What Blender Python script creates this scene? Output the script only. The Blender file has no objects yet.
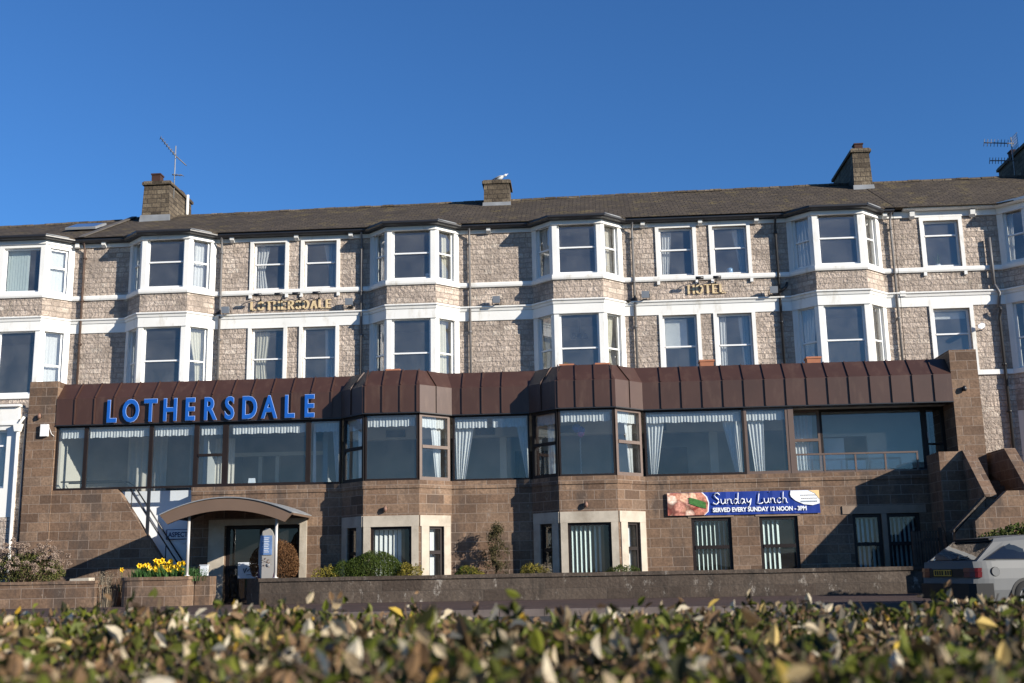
import bpy, bmesh, math, random
from mathutils import Vector, Matrix
R = math.radians
random.seed(7)
SC = bpy.context.scene
COL = SC.collection

# ------------------------------------------------------------------ camera, sky, sun, exposure
def setup():
    cd = bpy.data.cameras.new('camera'); cam = bpy.data.objects.new('camera', cd); COL.objects.link(cam)
    pitch, yaw, roll = R(11.6), R(3.5), R(1.07)
    f = Vector((-math.sin(yaw)*math.cos(pitch), math.cos(yaw)*math.cos(pitch), math.sin(pitch)))
    r0 = Vector((math.cos(yaw), math.sin(yaw), 0)); u0 = r0.cross(f)
    r = r0*math.cos(roll) - u0*math.sin(roll); u = u0*math.cos(roll) + r0*math.sin(roll)
    m = Matrix((r, u, -f)).transposed().to_4x4(); m.translation = (0, 0, .78)
    cam.matrix_world = m
    cd.sensor_width = 36; cd.lens = 1116/1024*36
    cd.clip_start = .05; cd.clip_end = 3000
    cd.dof.use_dof = True; cd.dof.focus_distance = 34; cd.dof.aperture_fstop = 4.2; cd.dof.aperture_blades = 8
    SC.camera = cam
    w = bpy.data.worlds.new('World'); SC.world = w; w.use_nodes = True
    nt = w.node_tree; nt.nodes.clear()
    sky = nt.nodes.new('ShaderNodeTexSky'); sky.sky_type = 'NISHITA'; sky.sun_disc = False
    sky.sun_elevation = R(19); sky.sun_rotation = R(120.5)
    sky.altitude = 0; sky.air_density = 1.1; sky.dust_density = 0; sky.ozone_density = 10
    bg = nt.nodes.new('ShaderNodeBackground'); bg.inputs[1].default_value = .088
    out = nt.nodes.new('ShaderNodeOutputWorld')
    nt.links.new(sky.outputs[0], bg.inputs[0]); nt.links.new(bg.outputs[0], out.inputs[0])
    sd = bpy.data.lights.new('sun', 'SUN'); sd.energy = 5; sd.angle = R(.5); sd.color = (1, .93, .82)
    so = bpy.data.objects.new('sun', sd); COL.objects.link(so)
    so.rotation_euler = Vector((-1.7, 1, -.68)).to_track_quat('-Z', 'Y').to_euler()
    so.location = (30, -20, 30)
    vs = SC.view_settings; vs.view_transform = 'Standard'; vs.look = 'None'; vs.gamma = 1; vs.exposure = .75; vs.use_curve_mapping = False
setup()

# ------------------------------------------------------------------ materials
MATS = {}
class NT:
    def __init__(s, name):
        s.m = bpy.data.materials.new(name); s.m.use_nodes = True; s.t = s.m.node_tree; s.t.nodes.clear()
        s.out = s.n('ShaderNodeOutputMaterial')
    def n(s, k, **kw):
        x = s.t.nodes.new(k)
        for a, b in kw.items(): setattr(x, a, b)
        return x
    def l(s, a, b): s.t.links.new(a, b)
    def noise(s, vec, scale, detail=4, rough=.55):
        x = s.n('ShaderNodeTexNoise'); x.inputs['Scale'].default_value = scale; x.inputs['Detail'].default_value = detail
        x.inputs['Roughness'].default_value = rough
        if vec is not None: s.l(vec, x.inputs['Vector'])
        return x
    def ramp(s, fac, stops):
        x = s.n('ShaderNodeValToRGB'); e = x.color_ramp.elements
        while len(e) < len(stops): e.new(.5)
        for i, (p, c) in enumerate(stops):
            e[i].position = p; e[i].color = (*c, 1) if len(c) == 3 else c
        s.l(fac, x.inputs[0]); return x
    def mix(s, fac, a, b, mode='MIX'):
        x = s.n('ShaderNodeMix', data_type='RGBA', blend_type=mode)
        for v, i in ((fac, 0), (a, 6), (b, 7)):
            if isinstance(v, (int, float)): x.inputs[i].default_value = v
            elif isinstance(v, tuple): x.inputs[i].default_value = (*v, 1)
            else: s.l(v, x.inputs[i])
        return x.outputs[2]
    def math(s, op, a, b=0.0):
        x = s.n('ShaderNodeMath', operation=op)
        for v, i in ((a, 0), (b, 1)):
            if isinstance(v, (int, float)): x.inputs[i].default_value = v
            else: s.l(v, x.inputs[i])
        return x.outputs[0]
    def bump(s, h, strength, dist, prev=None):
        x = s.n('ShaderNodeBump'); x.inputs['Strength'].default_value = strength; x.inputs['Distance'].default_value = dist
        s.l(h, x.inputs['Height'])
        if prev is not None: s.l(prev, x.inputs['Normal'])
        return x.outputs[0]
    def bsdf(s, col, rough=.6, metal=0, nrm=None, spec=.5, coat=0):
        b = s.n('ShaderNodeBsdfPrincipled')
        for v, k in ((col, 'Base Color'), (rough, 'Roughness'), (metal, 'Metallic')):
            if isinstance(v, (int, float)): b.inputs[k].default_value = v
            elif isinstance(v, tuple): b.inputs[k].default_value = (*v, 1)
            else: s.l(v, b.inputs[k])
        b.inputs['Specular IOR Level'].default_value = spec
        b.inputs['Coat Weight'].default_value = coat
        if nrm is not None: s.l(nrm, b.inputs['Normal'])
        return b
    def done(s, sh):
        s.l(sh, s.out.inputs[0]); MATS[s.m.name] = s.m; return s.m

def plain(name, c, rough=.6, var=.12, vs=2.0, metal=0, bump=0, bs=40, spec=.5, coat=0, dirt=None, dscale=1.2, dlo=.5, dhi=.7, streak=0):
    t = NT(name); tc = t.n('ShaderNodeTexCoord').outputs['Object']
    n = t.noise(tc, vs, 5)
    a = tuple(min(1, x*(1-var)) for x in c); b = tuple(min(1, x*(1+var)) for x in c)
    col = t.ramp(n.outputs[0], [(.3, a), (.7, b)]).outputs[0]
    if dirt:
        if streak:
            mp = t.n('ShaderNodeMapping'); t.l(tc, mp.inputs[0]); mp.inputs['Scale'].default_value = (1, 1, streak); dv = mp.outputs[0]
        else: dv = tc
        d = t.noise(dv, dscale, 8, .7); f = t.ramp(d.outputs[0], [(dlo, (0, 0, 0)), (dhi, (1, 1, 1))]).outputs[0]
        col = t.mix(f, col, dirt)
    nr = None
    if rough >= .75: spec = min(spec, .15)
    if bump: nr = t.bump(t.noise(tc, bs, 4).outputs[0], bump, .02)
    return t.done(t.bsdf(col, rough, metal, nr, spec, coat).outputs[0])

def masonry(name, cols, bw, bh, mortar, msize=.012, warp=.02, rock=.5, rough=.85, stain=None, stain_lo=.52, stain_hi=.7, sscale=.7, squash=1.0, freq=2, bump=.6, green=None, white=None, white_lo=.60):
    """coursed stone from the metre UVs: blocks of several tints, weathering and a rough face"""
    t = NT(name); uv = t.n('ShaderNodeUVMap'); uv.uv_map = 'UVMap'; v = uv.outputs[0]
    oc = t.n('ShaderNodeTexCoord').outputs['Object']
    wn = t.noise(v, 3.2, 3)
    mp = t.n('ShaderNodeVectorMath', operation='MULTIPLY_ADD'); t.l(wn.outputs['Color'], mp.inputs[0]); mp.inputs[1].default_value = (warp*3, warp, 0); t.l(v, mp.inputs[2])
    br = t.n('ShaderNodeTexBrick', offset=.5, offset_frequency=2, squash=squash, squash_frequency=freq)
    t.l(mp.outputs[0], br.inputs['Vector'])
    br.inputs['Scale'].default_value = 1; br.inputs['Brick Width'].default_value = bw; br.inputs['Row Height'].default_value = bh
    br.inputs['Mortar Size'].default_value = msize; br.inputs['Mortar Smooth'].default_value = .25; br.inputs['Bias'].default_value = 0
    br.inputs['Color1'].default_value = (0, 0, 0, 1); br.inputs['Color2'].default_value = (1, 1, 1, 1); br.inputs['Mortar'].default_value = (.5, .5, .5, 1)
    n = len(cols)
    base = t.ramp(br.outputs['Color'], [(i/(n-1), c) for i, c in enumerate(cols)]).outputs[0]
    fine = t.noise(v, 14, 6, .65); 
    base = t.mix(.8, base, t.ramp(fine.outputs[0], [(.25, (.25, .24, .23)), (.75, (.85, .84, .82))]).outputs[0], 'OVERLAY')
    big = t.noise(oc, sscale, 7, .65)
    base = t.mix(t.ramp(big.outputs[0], [(.35, (0, 0, 0)), (.65, (.6, .6, .6))]).outputs[0], base, tuple(x*.85 for x in cols[0]))
    if stain:
        s = t.noise(oc, sscale*1.7, 8, .7)
        st = t.n('ShaderNodeMapping'); t.l(oc, st.inputs[0]); st.inputs['Scale'].default_value = (1, 1, .35); st.inputs['Location'].default_value = (3.3, 1, 7); t.l(st.outputs[0], s.inputs['Vector'])
        base = t.mix(t.ramp(s.outputs[0], [(stain_lo, (0, 0, 0)), (stain_hi, (.8, .8, .8))]).outputs[0], base, stain)
    if green:
        s = t.noise(oc, 2.3, 8, .7); base = t.mix(t.ramp(s.outputs[0], [(.6, (0, 0, 0)), (.75, (.6, .6, .6))]).outputs[0], base, green)
    if white:
        st = t.n('ShaderNodeMapping'); t.l(oc, st.inputs[0]); st.inputs['Scale'].default_value = (1, 1, .55); st.inputs['Location'].default_value = (1.3, 4, 2)
        s = t.noise(st.outputs[0], 4.2, 9, .78); base = t.mix(t.ramp(s.outputs[0], [(white_lo, (0, 0, 0)), (white_lo+.08, (.48, .48, .48))]).outputs[0], base, white)
    base = t.mix(br.outputs['Fac'], base, mortar)
    rk = t.noise(v, 9, 5, .6)
    h = t.math('ADD', t.math('MULTIPLY', rk.outputs[0], rock), t.math('MULTIPLY', t.math('SUBTRACT', 1.0, br.outputs['Fac']), .6))
    h = t.math('ADD', h, t.math('MULTIPLY', br.outputs['Color'], rock*.5))
    nr = t.bump(h, bump, .06)
    return t.done(t.bsdf(base, rough, 0, nr, .25).outputs[0])

def glass(name, tint=(.94, .955, .96), boost=3.6, wav=.25, dust=.045):
    t = NT(name); tc = t.n('ShaderNodeTexCoord').outputs['Object']
    nr = t.bump(t.noise(tc, .9, 2).outputs[0], wav, .02)
    fr = t.n('ShaderNodeFresnel'); fr.inputs[0].default_value = 1.52; t.l(nr, fr.inputs[1])
    ge = t.n('ShaderNodeNewGeometry')
    fac = t.math('MULTIPLY', t.math('MULTIPLY', fr.outputs[0], boost), t.math('SUBTRACT', 1.0, ge.outputs['Backfacing']))
    fac = t.math('MINIMUM', fac, 1.0)
    tr = t.n('ShaderNodeBsdfTransparent'); tr.inputs[0].default_value = (*tint, 1)
    gl = t.n('ShaderNodeBsdfGlossy'); gl.inputs['Roughness'].default_value = .012; t.l(nr, gl.inputs['Normal'])
    mx = t.n('ShaderNodeMixShader'); t.l(fac, mx.inputs[0]); t.l(tr.outputs[0], mx.inputs[1]); t.l(gl.outputs[0], mx.inputs[2])
    df = t.n('ShaderNodeBsdfDiffuse'); df.inputs[0].default_value = (.75, .72, .68, 1)
    dn = t.noise(tc, 1.6, 6, .65); dm = t.math('MULTIPLY', t.ramp(dn.outputs[0], [(.35, (.4, .4, .4)), (.7, (1, 1, 1))]).outputs[0], dust)
    m2 = t.n('ShaderNodeMixShader'); t.l(dm, m2.inputs[0]); t.l(mx.outputs[0], m2.inputs[1]); t.l(df.outputs[0], m2.inputs[2])
    return t.done(m2.outputs[0])

def cloth(name, c, trans=.35, pleat=0):
    t = NT(name); tc = t.n('ShaderNodeTexCoord').outputs['Object']
    n = t.noise(tc, 12, 3); col = t.ramp(n.outputs[0], [(.3, tuple(x*.9 for x in c)), (.7, c)]).outputs[0]
    d = t.n('ShaderNodeBsdfDiffuse'); t.l(col, d.inputs[0]); x = t.n('ShaderNodeBsdfTranslucent'); t.l(col, x.inputs[0])
    mx = t.n('ShaderNodeMixShader'); mx.inputs[0].default_value = trans; t.l(d.outputs[0], mx.inputs[1]); t.l(x.outputs[0], mx.inputs[2])
    return t.done(mx.outputs[0])

def leaf(name, stops, rough=.5, trans=.25, spec=.2):
    """tint per leaf (random per island), a little translucent"""
    t = NT(name); g = t.n('ShaderNodeNewGeometry')
    col = t.ramp(g.outputs['Random Per Island'], stops); col.color_ramp.interpolation = 'CONSTANT' if len(stops) > 4 else 'LINEAR'
    tc = t.n('ShaderNodeTexCoord').outputs['Object']
    c2 = t.mix(.35, col.outputs[0], t.ramp(t.noise(tc, 60, 3).outputs[0], [(.3, (.3, .3, .3)), (.7, (.8, .8, .8))]).outputs[0], 'OVERLAY')
    b = t.bsdf(c2, rough, 0, None, spec); x = t.n('ShaderNodeBsdfTranslucent'); t.l(c2, x.inputs[0])
    mx = t.n('ShaderNodeMixShader'); mx.inputs[0].default_value = trans; t.l(b.outputs[0], mx.inputs[1]); t.l(x.outputs[0], mx.inputs[2])
    return t.done(mx.outputs[0])

masonry('pale_stone', [(.31, .255, .213), (.54, .452, .382), (.41, .34, .287), (.49, .41, .35), (.60, .51, .435)], .41, .18, (.30, .25, .21), .012, .06, 1.5, stain=(.19, .158, .134), stain_lo=.50, stain_hi=.70, sscale=1.1, squash=.6, freq=3, bump=1.0, green=(.22, .20, .13))
masonry('brown_stone', [(.095, .060, .041), (.205, .131, .086), (.148, .094, .062), (.245, .163, .109), (.17, .117, .083)], .62, .27, (.24, .185, .145), .010, .006, .45, stain=(.075, .056, .045), stain_lo=.50, stain_hi=.62, sscale=.8, bump=.5, white=(.34, .29, .24))
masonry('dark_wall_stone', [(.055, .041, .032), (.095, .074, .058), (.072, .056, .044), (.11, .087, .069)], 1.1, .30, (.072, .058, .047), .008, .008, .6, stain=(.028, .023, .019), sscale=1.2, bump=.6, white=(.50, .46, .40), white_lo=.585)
masonry('chimney_stone', [(.05, .039, .028), (.145, .115, .08), (.09, .071, .05), (.19, .155, .11)], .36, .18, (.05, .04, .032), .014, .02, .8, bump=.8, stain=(.08, .065, .05))
masonry('roof_slate', [(.050, .039, .029), (.086, .068, .050), (.064, .050, .038), (.100, .079, .058)], .30, .22, (.030, .024, .018), .018, .02, .6, rough=.9, stain=(.15, .115, .05), stain_lo=.54, stain_hi=.66, sscale=.9, bump=1.0, green=(.04, .036, .02))
plain('white_paint', (.72, .71, .675), .45, .04, 1.5, bump=.05, bs=20, dirt=(.50, .46, .38), dlo=.55, dhi=.76, dscale=3.0, streak=.3)
plain('white_frame', (.75, .75, .735), .35, .03)
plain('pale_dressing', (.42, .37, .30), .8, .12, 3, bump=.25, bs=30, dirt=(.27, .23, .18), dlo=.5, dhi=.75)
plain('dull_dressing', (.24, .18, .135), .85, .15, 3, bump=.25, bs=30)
plain('fascia_metal', (.054, .025, .017), .48, .14, .9, bump=.06, bs=3, dirt=(.085, .047, .032), dscale=3.2, dlo=.52, dhi=.75, streak=.25)
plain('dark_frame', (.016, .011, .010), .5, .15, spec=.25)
plain('brown_frame', (.12, .082, .064), .4, .1)
plain('black_metal', (.018, .018, .02), .4, .1)
plain('grey_pipe', (.13, .125, .125), .55, .15)
plain('rust_pipe', (.07, .042, .03), .7, .35, 4)
plain('old_lead', (.10, .088, .075), .7, .25, 3)
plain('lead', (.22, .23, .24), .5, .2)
plain('lamp_grey', (.16, .18, .21), .45, .1)
plain('blue_letter', (.008, .088, .38), .35, .04)
plain('letter_edge', (.30, .44, .72), .4, .05)
plain('gold_letter', (.62, .48, .28), .45, .12, 6)
plain('rust_shade', (.17, .09, .06), .6, .15)
plain('taupe', (.22, .20, .18), .85, .1, 3)
plain('steel_post', (.62, .60, .58), .3, .08, metal=.3)
plain('canopy_brown', (.135, .088, .06), .55, .08, 1.2)
plain('totem_grey', (.30, .285, .265), .45, .06)
plain('panel_blue', (.12, .20, .38), .3, .25, 6)
plain('plum', (.075, .02, .045), .5, .1)
plain('sign_white', (.62, .65, .70), .4, .05)
plain('navy', (.010, .020, .11), .45, .1)
plain('banner_blue', (.010, .035, .24), .42, .12, 2.5, bump=.3, bs=3)
plain('banner_white', (.80, .82, .84), .45, .03)
plain('banner_amber', (.80, .55, .25), .5, .08)
plain('text_grey', (.30, .34, .38), .6, .05)
plain('interior_cream', (.58, .54, .46), .8, .05)
plain('interior_blue', (.36, .37, .37), .8, .06)
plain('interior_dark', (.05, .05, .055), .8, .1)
plain('stair_white', (.78, .79, .80), .6, .03)
plain('carpet', (.12, .095, .085), .9, .2)
plain('flat_roof', (.10, .10, .10), .9, .2)
plain('soil', (.045, .033, .024), .95, .4, 8, bump=.8, bs=20)
plain('asphalt', (.055, .052, .05), .85, .25, 6, bump=.4, bs=90, dirt=(.075, .068, .062), dlo=.5, dhi=.7)
plain('pavement', (.082, .055, .048), .85, .2, 4, bump=.35, bs=70, dirt=(.055, .042, .038), dscale=.8, dlo=.45, dhi=.7)
plain('kerb_stone', (.13, .105, .095), .8, .2, 3, bump=.2)
plain('grass_green', (.05, .075, .02), .9, .4, 3, bump=.6, bs=40)
plain('terracotta', (.36, .15, .085), .75, .12, 5)
plain('pot_brown', (.055, .03, .026), .8, .2, 5)
plain('bark', (.07, .048, .033), .9, .3, 20, bump=.5)
plain('twig_brown', (.10, .068, .045), .9, .3, 20)
plain('wood_gate', (.075, .055, .042), .8, .25, 6)
plain('gull_white', (.75, .75, .75), .7, .05)
plain('gull_grey', (.32, .34, .37), .7, .05)
plain('amber', (.75, .28, .03), .4, .05)
plain('orange_lamp', (.55, .10, .02), .4, .1)
plain('car_silver', (.115, .118, .12), .5, .04, 1, metal=0, spec=.15)
plain('car_black', (.008, .008, .009), .5, .1, spec=.25)
plain('tyre', (.02, .02, .02), .8, .1)
plain('lamp_red', (.085, .002, .002), .35, .1, spec=.3)
plain('lamp_orange', (.16, .025, .005), .35, .1, spec=.3)
plain('plate_yellow', (.42, .24, .02), .4, .05)
plain('balloon_blue', (.05, .09, .32), .25, .4, 9)
plain('balloon_pink', (.50, .16, .36), .25, .3, 9)
plain('white_china', (.72, .74, .75), .3, .03)
plain('jar_blue', (.25, .42, .62), .25, .08)
plain('petal_yellow', (.80, .52, .015), .5, .08, 20)
plain('meat_pink', (.55, .16, .10), .5, .45, 9)
plain('potato', (.75, .50, .28), .5, .25, 9)
plain('meat_red', (.30, .05, .035), .5, .5, 12)
plain('bean_green', (.05, .16, .03), .5, .35, 12)
plain('fat_cream', (.80, .62, .48), .5, .15, 9)
def food_print():
    t = NT('food_print'); tc = t.n('ShaderNodeTexCoord').outputs['Object']
    wp = t.noise(tc, 5, 3); ad = t.n('ShaderNodeVectorMath', operation='MULTIPLY_ADD'); t.l(wp.outputs['Color'], ad.inputs[0]); ad.inputs[1].default_value = (.12, .12, .12); t.l(tc, ad.inputs[2])
    vo = t.n('ShaderNodeTexVoronoi', feature='F1'); vo.inputs['Scale'].default_value = 4.2; t.l(ad.outputs[0], vo.inputs['Vector'])
    sep = t.n('ShaderNodeSeparateColor'); t.l(vo.outputs['Color'], sep.inputs[0])
    base = t.ramp(sep.outputs[0], [(.0, (.30, .05, .03)), (.25, (.62, .30, .20)), (.5, (.80, .55, .38)), (.75, (.45, .10, .06)), (1, (.78, .60, .48))]).outputs[0]
    hi = t.noise(ad.outputs[0], 16, 5, .65); base = t.mix(.8, base, t.ramp(hi.outputs[0], [(.3, (.2, .17, .15)), (.7, (.9, .88, .86))]).outputs[0], 'OVERLAY')
    ed = t.ramp(vo.outputs['Distance'], [(.45, (0, 0, 0)), (.75, (.85, .85, .85))]).outputs[0]
    return t.done(t.bsdf(t.mix(ed, base, (.09, .02, .012)), .45).outputs[0])
food_print()
glass('window_glass')
glass('restaurant_glass', (.92, .945, .955), 2.3, .2, .016)
glass('street_glass', (.94, .955, .96), 1.4, .1, .015)
glass('car_glass', (.30, .34, .34), 2.0, .05, .01)
cloth('net_white', (.80, .80, .78), .3)
cloth('curtain_cream', (.80, .76, .62), .35)
cloth('curtain_warm', (.78, .73, .64), .35)
cloth('curtain_taupe', (.52, .48, .42), .2)
cloth('blind_white', (.80, .82, .80), .25)
cloth('blind_aqua', (.70, .80, .77), .25)
G = lambda r, g, b: (r, g, b)
leaf('hedge_leaf', [(0, G(.065, .072, .013)), (.18, G(.024, .026, .009)), (.31, G(.12, .13, .016)), (.42, G(.080, .050, .023)), (.53, G(.165, .10, .050)), (.63, G(.28, .21, .12)), (.69, G(.085, .10, .014)), (.83, G(.20, .12, .062)), (.94, G(.42, .34, .22)), (.99, G(.40, .25, .03))], .55, .25, .2)
leaf('withered_leaf', [(0, G(.50, .42, .29)), (.4, G(.62, .54, .40)), (.78, G(.40, .31, .19)), (.96, G(.50, .34, .05))], .6, .3, .2)
leaf('bush_leaf', [(0, G(.020, .036, .008)), (.5, G(.05, .078, .012)), (1, G(.10, .13, .022))], .6, .2)
leaf('yellow_leaf', [(0, G(.08, .075, .012)), (.5, G(.19, .16, .025)), (1, G(.30, .24, .045))], .6, .2)
leaf('brown_leaf', [(0, G(.075, .036, .016)), (.5, G(.135, .065, .028)), (1, G(.20, .105, .045))], .7, .15)
leaf('conifer_leaf', [(0, G(.030, .032, .014)), (.5, G(.065, .058, .024)), (1, G(.12, .095, .04))], .7, .15)
leaf('heather_leaf', [(0, G(.035, .052, .014)), (.5, G(.085, .095, .025)), (1, G(.16, .15, .05))], .6, .2)
leaf('heather_flower', [(0, G(.17, .12, .09)), (.5, G(.28, .21, .165)), (1, G(.40, .31, .25))], .8, .25)
leaf('blade_green', [(0, G(.02, .065, .018)), (.5, G(.045, .11, .03)), (1, G(.08, .15, .04))], .45, .2)
leaf('dry_stalk', [(0, G(.10, .075, .05)), (.5, G(.19, .15, .105)), (1, G(.30, .26, .20))], .8, .15)
M = MATS

# ------------------------------------------------------------------ mesh helpers
def tag(o, label=None, cat=None, group=None, kind=None):
    if label: o['label'] = label
    if cat: o['category'] = cat
    if group: o['group'] = group
    if kind: o['kind'] = kind
    return o
def thing(name, label, cat, loc=(0, 0, 0), rz=0, group=None):
    o = bpy.data.objects.new(name, None); COL.objects.link(o); o.empty_display_size = .3
    o.location = loc; o.rotation_euler = (0, 0, rz)
    return tag(o, label, cat, group)
def root_loc(p):
    while p.parent: p = p.parent
    return Vector(p.location)
class MB:
    def __init__(s): s.v = []; s.f = []; s.sm = []; s.mi = []
    def add(s, pts, smooth=False, m=0):
        i = len(s.v); s.v += [tuple(p) for p in pts]; s.f.append(tuple(range(i, i+len(pts)))); s.sm.append(smooth); s.mi.append(m)
    def facen(s, pts, n, smooth=False, m=0):
        a = Vector(pts[1])-Vector(pts[0]); b = Vector(pts[2])-Vector(pts[0])
        if a.cross(b).dot(Vector(n)) < 0: pts = list(pts)[::-1]
        s.add(pts, smooth, m)
    def hexa(s, p, m=0):                       # 8 points: bottom ring then top ring
        c = sum((Vector(q) for q in p), Vector())/8
        for q in ((0, 1, 2, 3), (4, 5, 6, 7), (0, 1, 5, 4), (1, 2, 6, 5), (2, 3, 7, 6), (3, 0, 4, 7)):
            pts = [p[i] for i in q]; fc = sum((Vector(x) for x in pts), Vector())/4
            s.facen(pts, fc-c, False, m)
    def box(s, x0, x1, y0, y1, z0, z1, m=0):
        s.hexa([(x0, y0, z0), (x1, y0, z0), (x1, y1, z0), (x0, y1, z0), (x0, y0, z1), (x1, y0, z1), (x1, y1, z1), (x0, y1, z1)], m)
    def fbox(s, F, u0, u1, d0, d1, z0, z1, m=0):
        P = lambda u, d, z: fpt(F, u, d, z)
        s.hexa([P(u0, d0, z0), P(u1, d0, z0), P(u1, d1, z0), P(u0, d1, z0), P(u0, d0, z1), P(u1, d0, z1), P(u1, d1, z1), P(u0, d1, z1)], m)
    def extrude(s, poly, vec, m=0, smooth=False):   # planar polygon swept along vec
        vec = Vector(vec); A = [Vector(p) for p in poly]; B = [p+vec for p in A]; n = Vector()
        for i in range(len(A)): n += A[i].cross(A[(i+1) % len(A)])
        if n.dot(vec) > 0: A, B = A[::-1], B[::-1]
        s.add(A, False, m); s.add(B[::-1], False, m)
        for i in range(len(A)):
            j = (i+1) % len(A); s.add([A[j], A[i], B[i], B[j]], smooth, m)
    def tube(s, pts, r, n=8, caps=True, m=0):
        pts = [Vector(p) for p in pts]; rs = r if isinstance(r, (list, tuple)) else [r]*len(pts); rings = []
        for i, p in enumerate(pts):
            d = (pts[min(i+1, len(pts)-1)]-pts[max(i-1, 0)]).normalized()
            a = d.cross(Vector((0, 0, 1)) if abs(d.z) < .95 else Vector((1, 0, 0))).normalized(); b = d.cross(a)
            k = len(s.v); s.v += [tuple(p+(a*math.cos(t)+b*math.sin(t))*rs[i]) for t in (2*math.pi*j/n for j in range(n))]; rings.append(k)
        for i in range(len(rings)-1):
            for j in range(n):
                s.f.append((rings[i]+j, rings[i]+(j+1) % n, rings[i+1]+(j+1) % n, rings[i+1]+j)); s.sm.append(True); s.mi.append(m)
        if caps:
            s.f.append(tuple(rings[0]+j for j in range(n))[::-1]); s.f.append(tuple(rings[-1]+j for j in range(n))); s.sm += [False]*2; s.mi += [m]*2
    def lathe(s, prof, c, n=16, axis=(0, 0, 1), m=0, sq=(1, 1)):
        ax = Vector(axis).normalized(); a = ax.cross(Vector((0, 1, 0)) if abs(ax.y) < .9 else Vector((1, 0, 0))).normalized(); b = ax.cross(a); c = Vector(c); rings = []
        for r, h in prof:
            k = len(s.v); s.v += [tuple(c+ax*h+(a*math.cos(t)*sq[0]+b*math.sin(t)*sq[1])*r) for t in (2*math.pi*j/n for j in range(n))]; rings.append(k)
        for i in range(len(rings)-1):
            for j in range(n):
                s.f.append((rings[i]+j, rings[i]+(j+1) % n, rings[i+1]+(j+1) % n, rings[i+1]+j)); s.sm.append(True); s.mi.append(m)
    def wall(s, F, u0, u1, z0, z1, t, holes=(), m=0):
        """flat wall of thickness t along frame F with rectangular openings (u0,u1,z0,z1) and their reveals"""
        us = sorted({u0, u1, *[h[0] for h in holes], *[h[1] for h in holes]}); zs = sorted({z0, z1, *[h[2] for h in holes], *[h[3] for h in holes]})
        us = [u for u in us if u0 <= u <= u1]; zs = [z for z in zs if z0 <= z <= z1]
        P = lambda u, d, z: fpt(F, u, d, z); nin = Vector((-F[1][1], F[1][0], 0)); du = Vector((*F[1], 0))
        for a, b in zip(us, us[1:]):
            for c, d in zip(zs, zs[1:]):
                if any(h[0] < (a+b)/2 < h[1] and h[2] < (c+d)/2 < h[3] for h in holes): continue
                s.facen([P(a, 0, c), P(b, 0, c), P(b, 0, d), P(a, 0, d)], -nin, False, m); s.facen([P(a, t, c), P(b, t, c), P(b, t, d), P(a, t, d)], nin, False, m)
        for (a, b, c, d), sg in [((u0, u1, z0, z1), 1)]+[(h, -1) for h in holes]:
            for q, n in (([P(a, 0, c), P(a, t, c), P(a, t, d), P(a, 0, d)], -du), ([P(b, 0, c), P(b, t, c), P(b, t, d), P(b, 0, d)], du),
                         ([P(a, 0, c), P(b, 0, c), P(b, t, c), P(a, t, c)], Vector((0, 0, -1))), ([P(a, 0, d), P(b, 0, d), P(b, t, d), P(a, t, d)], Vector((0, 0, 1)))):
                s.facen(q, n*sg, False, m)
    def band(s, path, prof, m=0):
        """moulding: profile [(out, z)...] (closed) carried along a plan path; out is measured to the street side"""
        n = len(path); offs = []
        for i in range(n):
            d1 = (Vector(path[i])-Vector(path[i-1])).normalized() if i else None
            d2 = (Vector(path[i+1])-Vector(path[i])).normalized() if i < n-1 else None
            d1 = d1 or d2; d2 = d2 or d1
            n1 = Vector((d1.y, -d1.x)); n2 = Vector((d2.y, -d2.x)); b = (n1+n2); offs.append(b/(b.dot(n1)))
        ring = lambda i: [(path[i][0]+offs[i].x*o, path[i][1]+offs[i].y*o, z) for o, z in prof]
        k = len(prof); rs = [ring(i) for i in range(n)]
        ar = sum(prof[j][0]*prof[(j+1) % k][1]-prof[(j+1) % k][0]*prof[j][1] for j in range(k))
        for i in range(n-1):
            for j in range(k):
                q = [rs[i][j], rs[i][(j+1) % k], rs[i+1][(j+1) % k], rs[i+1][j]]
                s.add(q if ar < 0 else q[::-1], False, m)
        s.add(rs[0][::-1] if ar < 0 else rs[0], False, m); s.add(rs[-1] if ar < 0 else rs[-1][::-1], False, m)
    def build(s, name, mats, parent=None, loc=None, uv=True, local=False, bevel=0):
        me = bpy.data.meshes.new(name); o = bpy.data.objects.new(name, me); COL.objects.link(o)
        off = Vector((0, 0, 0))
        if parent is not None:
            o.parent = parent
            if not local: off = root_loc(parent)
        elif loc is not None:
            o.location = loc
            if not local: off = Vector(loc)
        me.from_pydata([(x-off.x, y-off.y, z-off.z) for x, y, z in s.v], [], s.f)
        for mt in (mats if isinstance(mats, (list, tuple)) else [mats]): me.materials.append(M[mt])
        me.polygons.foreach_set('use_smooth', s.sm); me.polygons.foreach_set('material_index', s.mi)
        if uv:
            lay = me.uv_layers.new(name='UVMap'); arr = []
            for f in s.f:
                p = [Vector(s.v[i]) for i in f]; nn = Vector()
                for i in range(len(p)): nn += p[i].cross(p[(i+1) % len(p)])
                # newell sum of absolute points is twice the area vector
                nn = nn.normalized() if nn.length > 1e-12 else Vector((0, 0, 1))
                if abs(nn.z) > .999: t_, b_ = Vector((1, 0, 0)), Vector((0, 1, 0))
                else: t_ = Vector((0, 0, 1)).cross(nn).normalized(); b_ = nn.cross(t_)
                for q in p: arr += [q.dot(t_), q.dot(b_)]
            lay.data.foreach_set('uv', arr)
        me.update()
        if bevel:
            b = o.modifiers.new('edge', 'BEVEL'); b.width = bevel; b.segments = 2; b.limit_method = 'ANGLE'; b.angle_limit = R(35)
        return o
def frame_of(p0, p1):
    d = (Vector(p1)-Vector(p0)); L = d.length; d.normalize(); return ((p0[0], p0[1]), (d.x, d.y)), L
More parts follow.
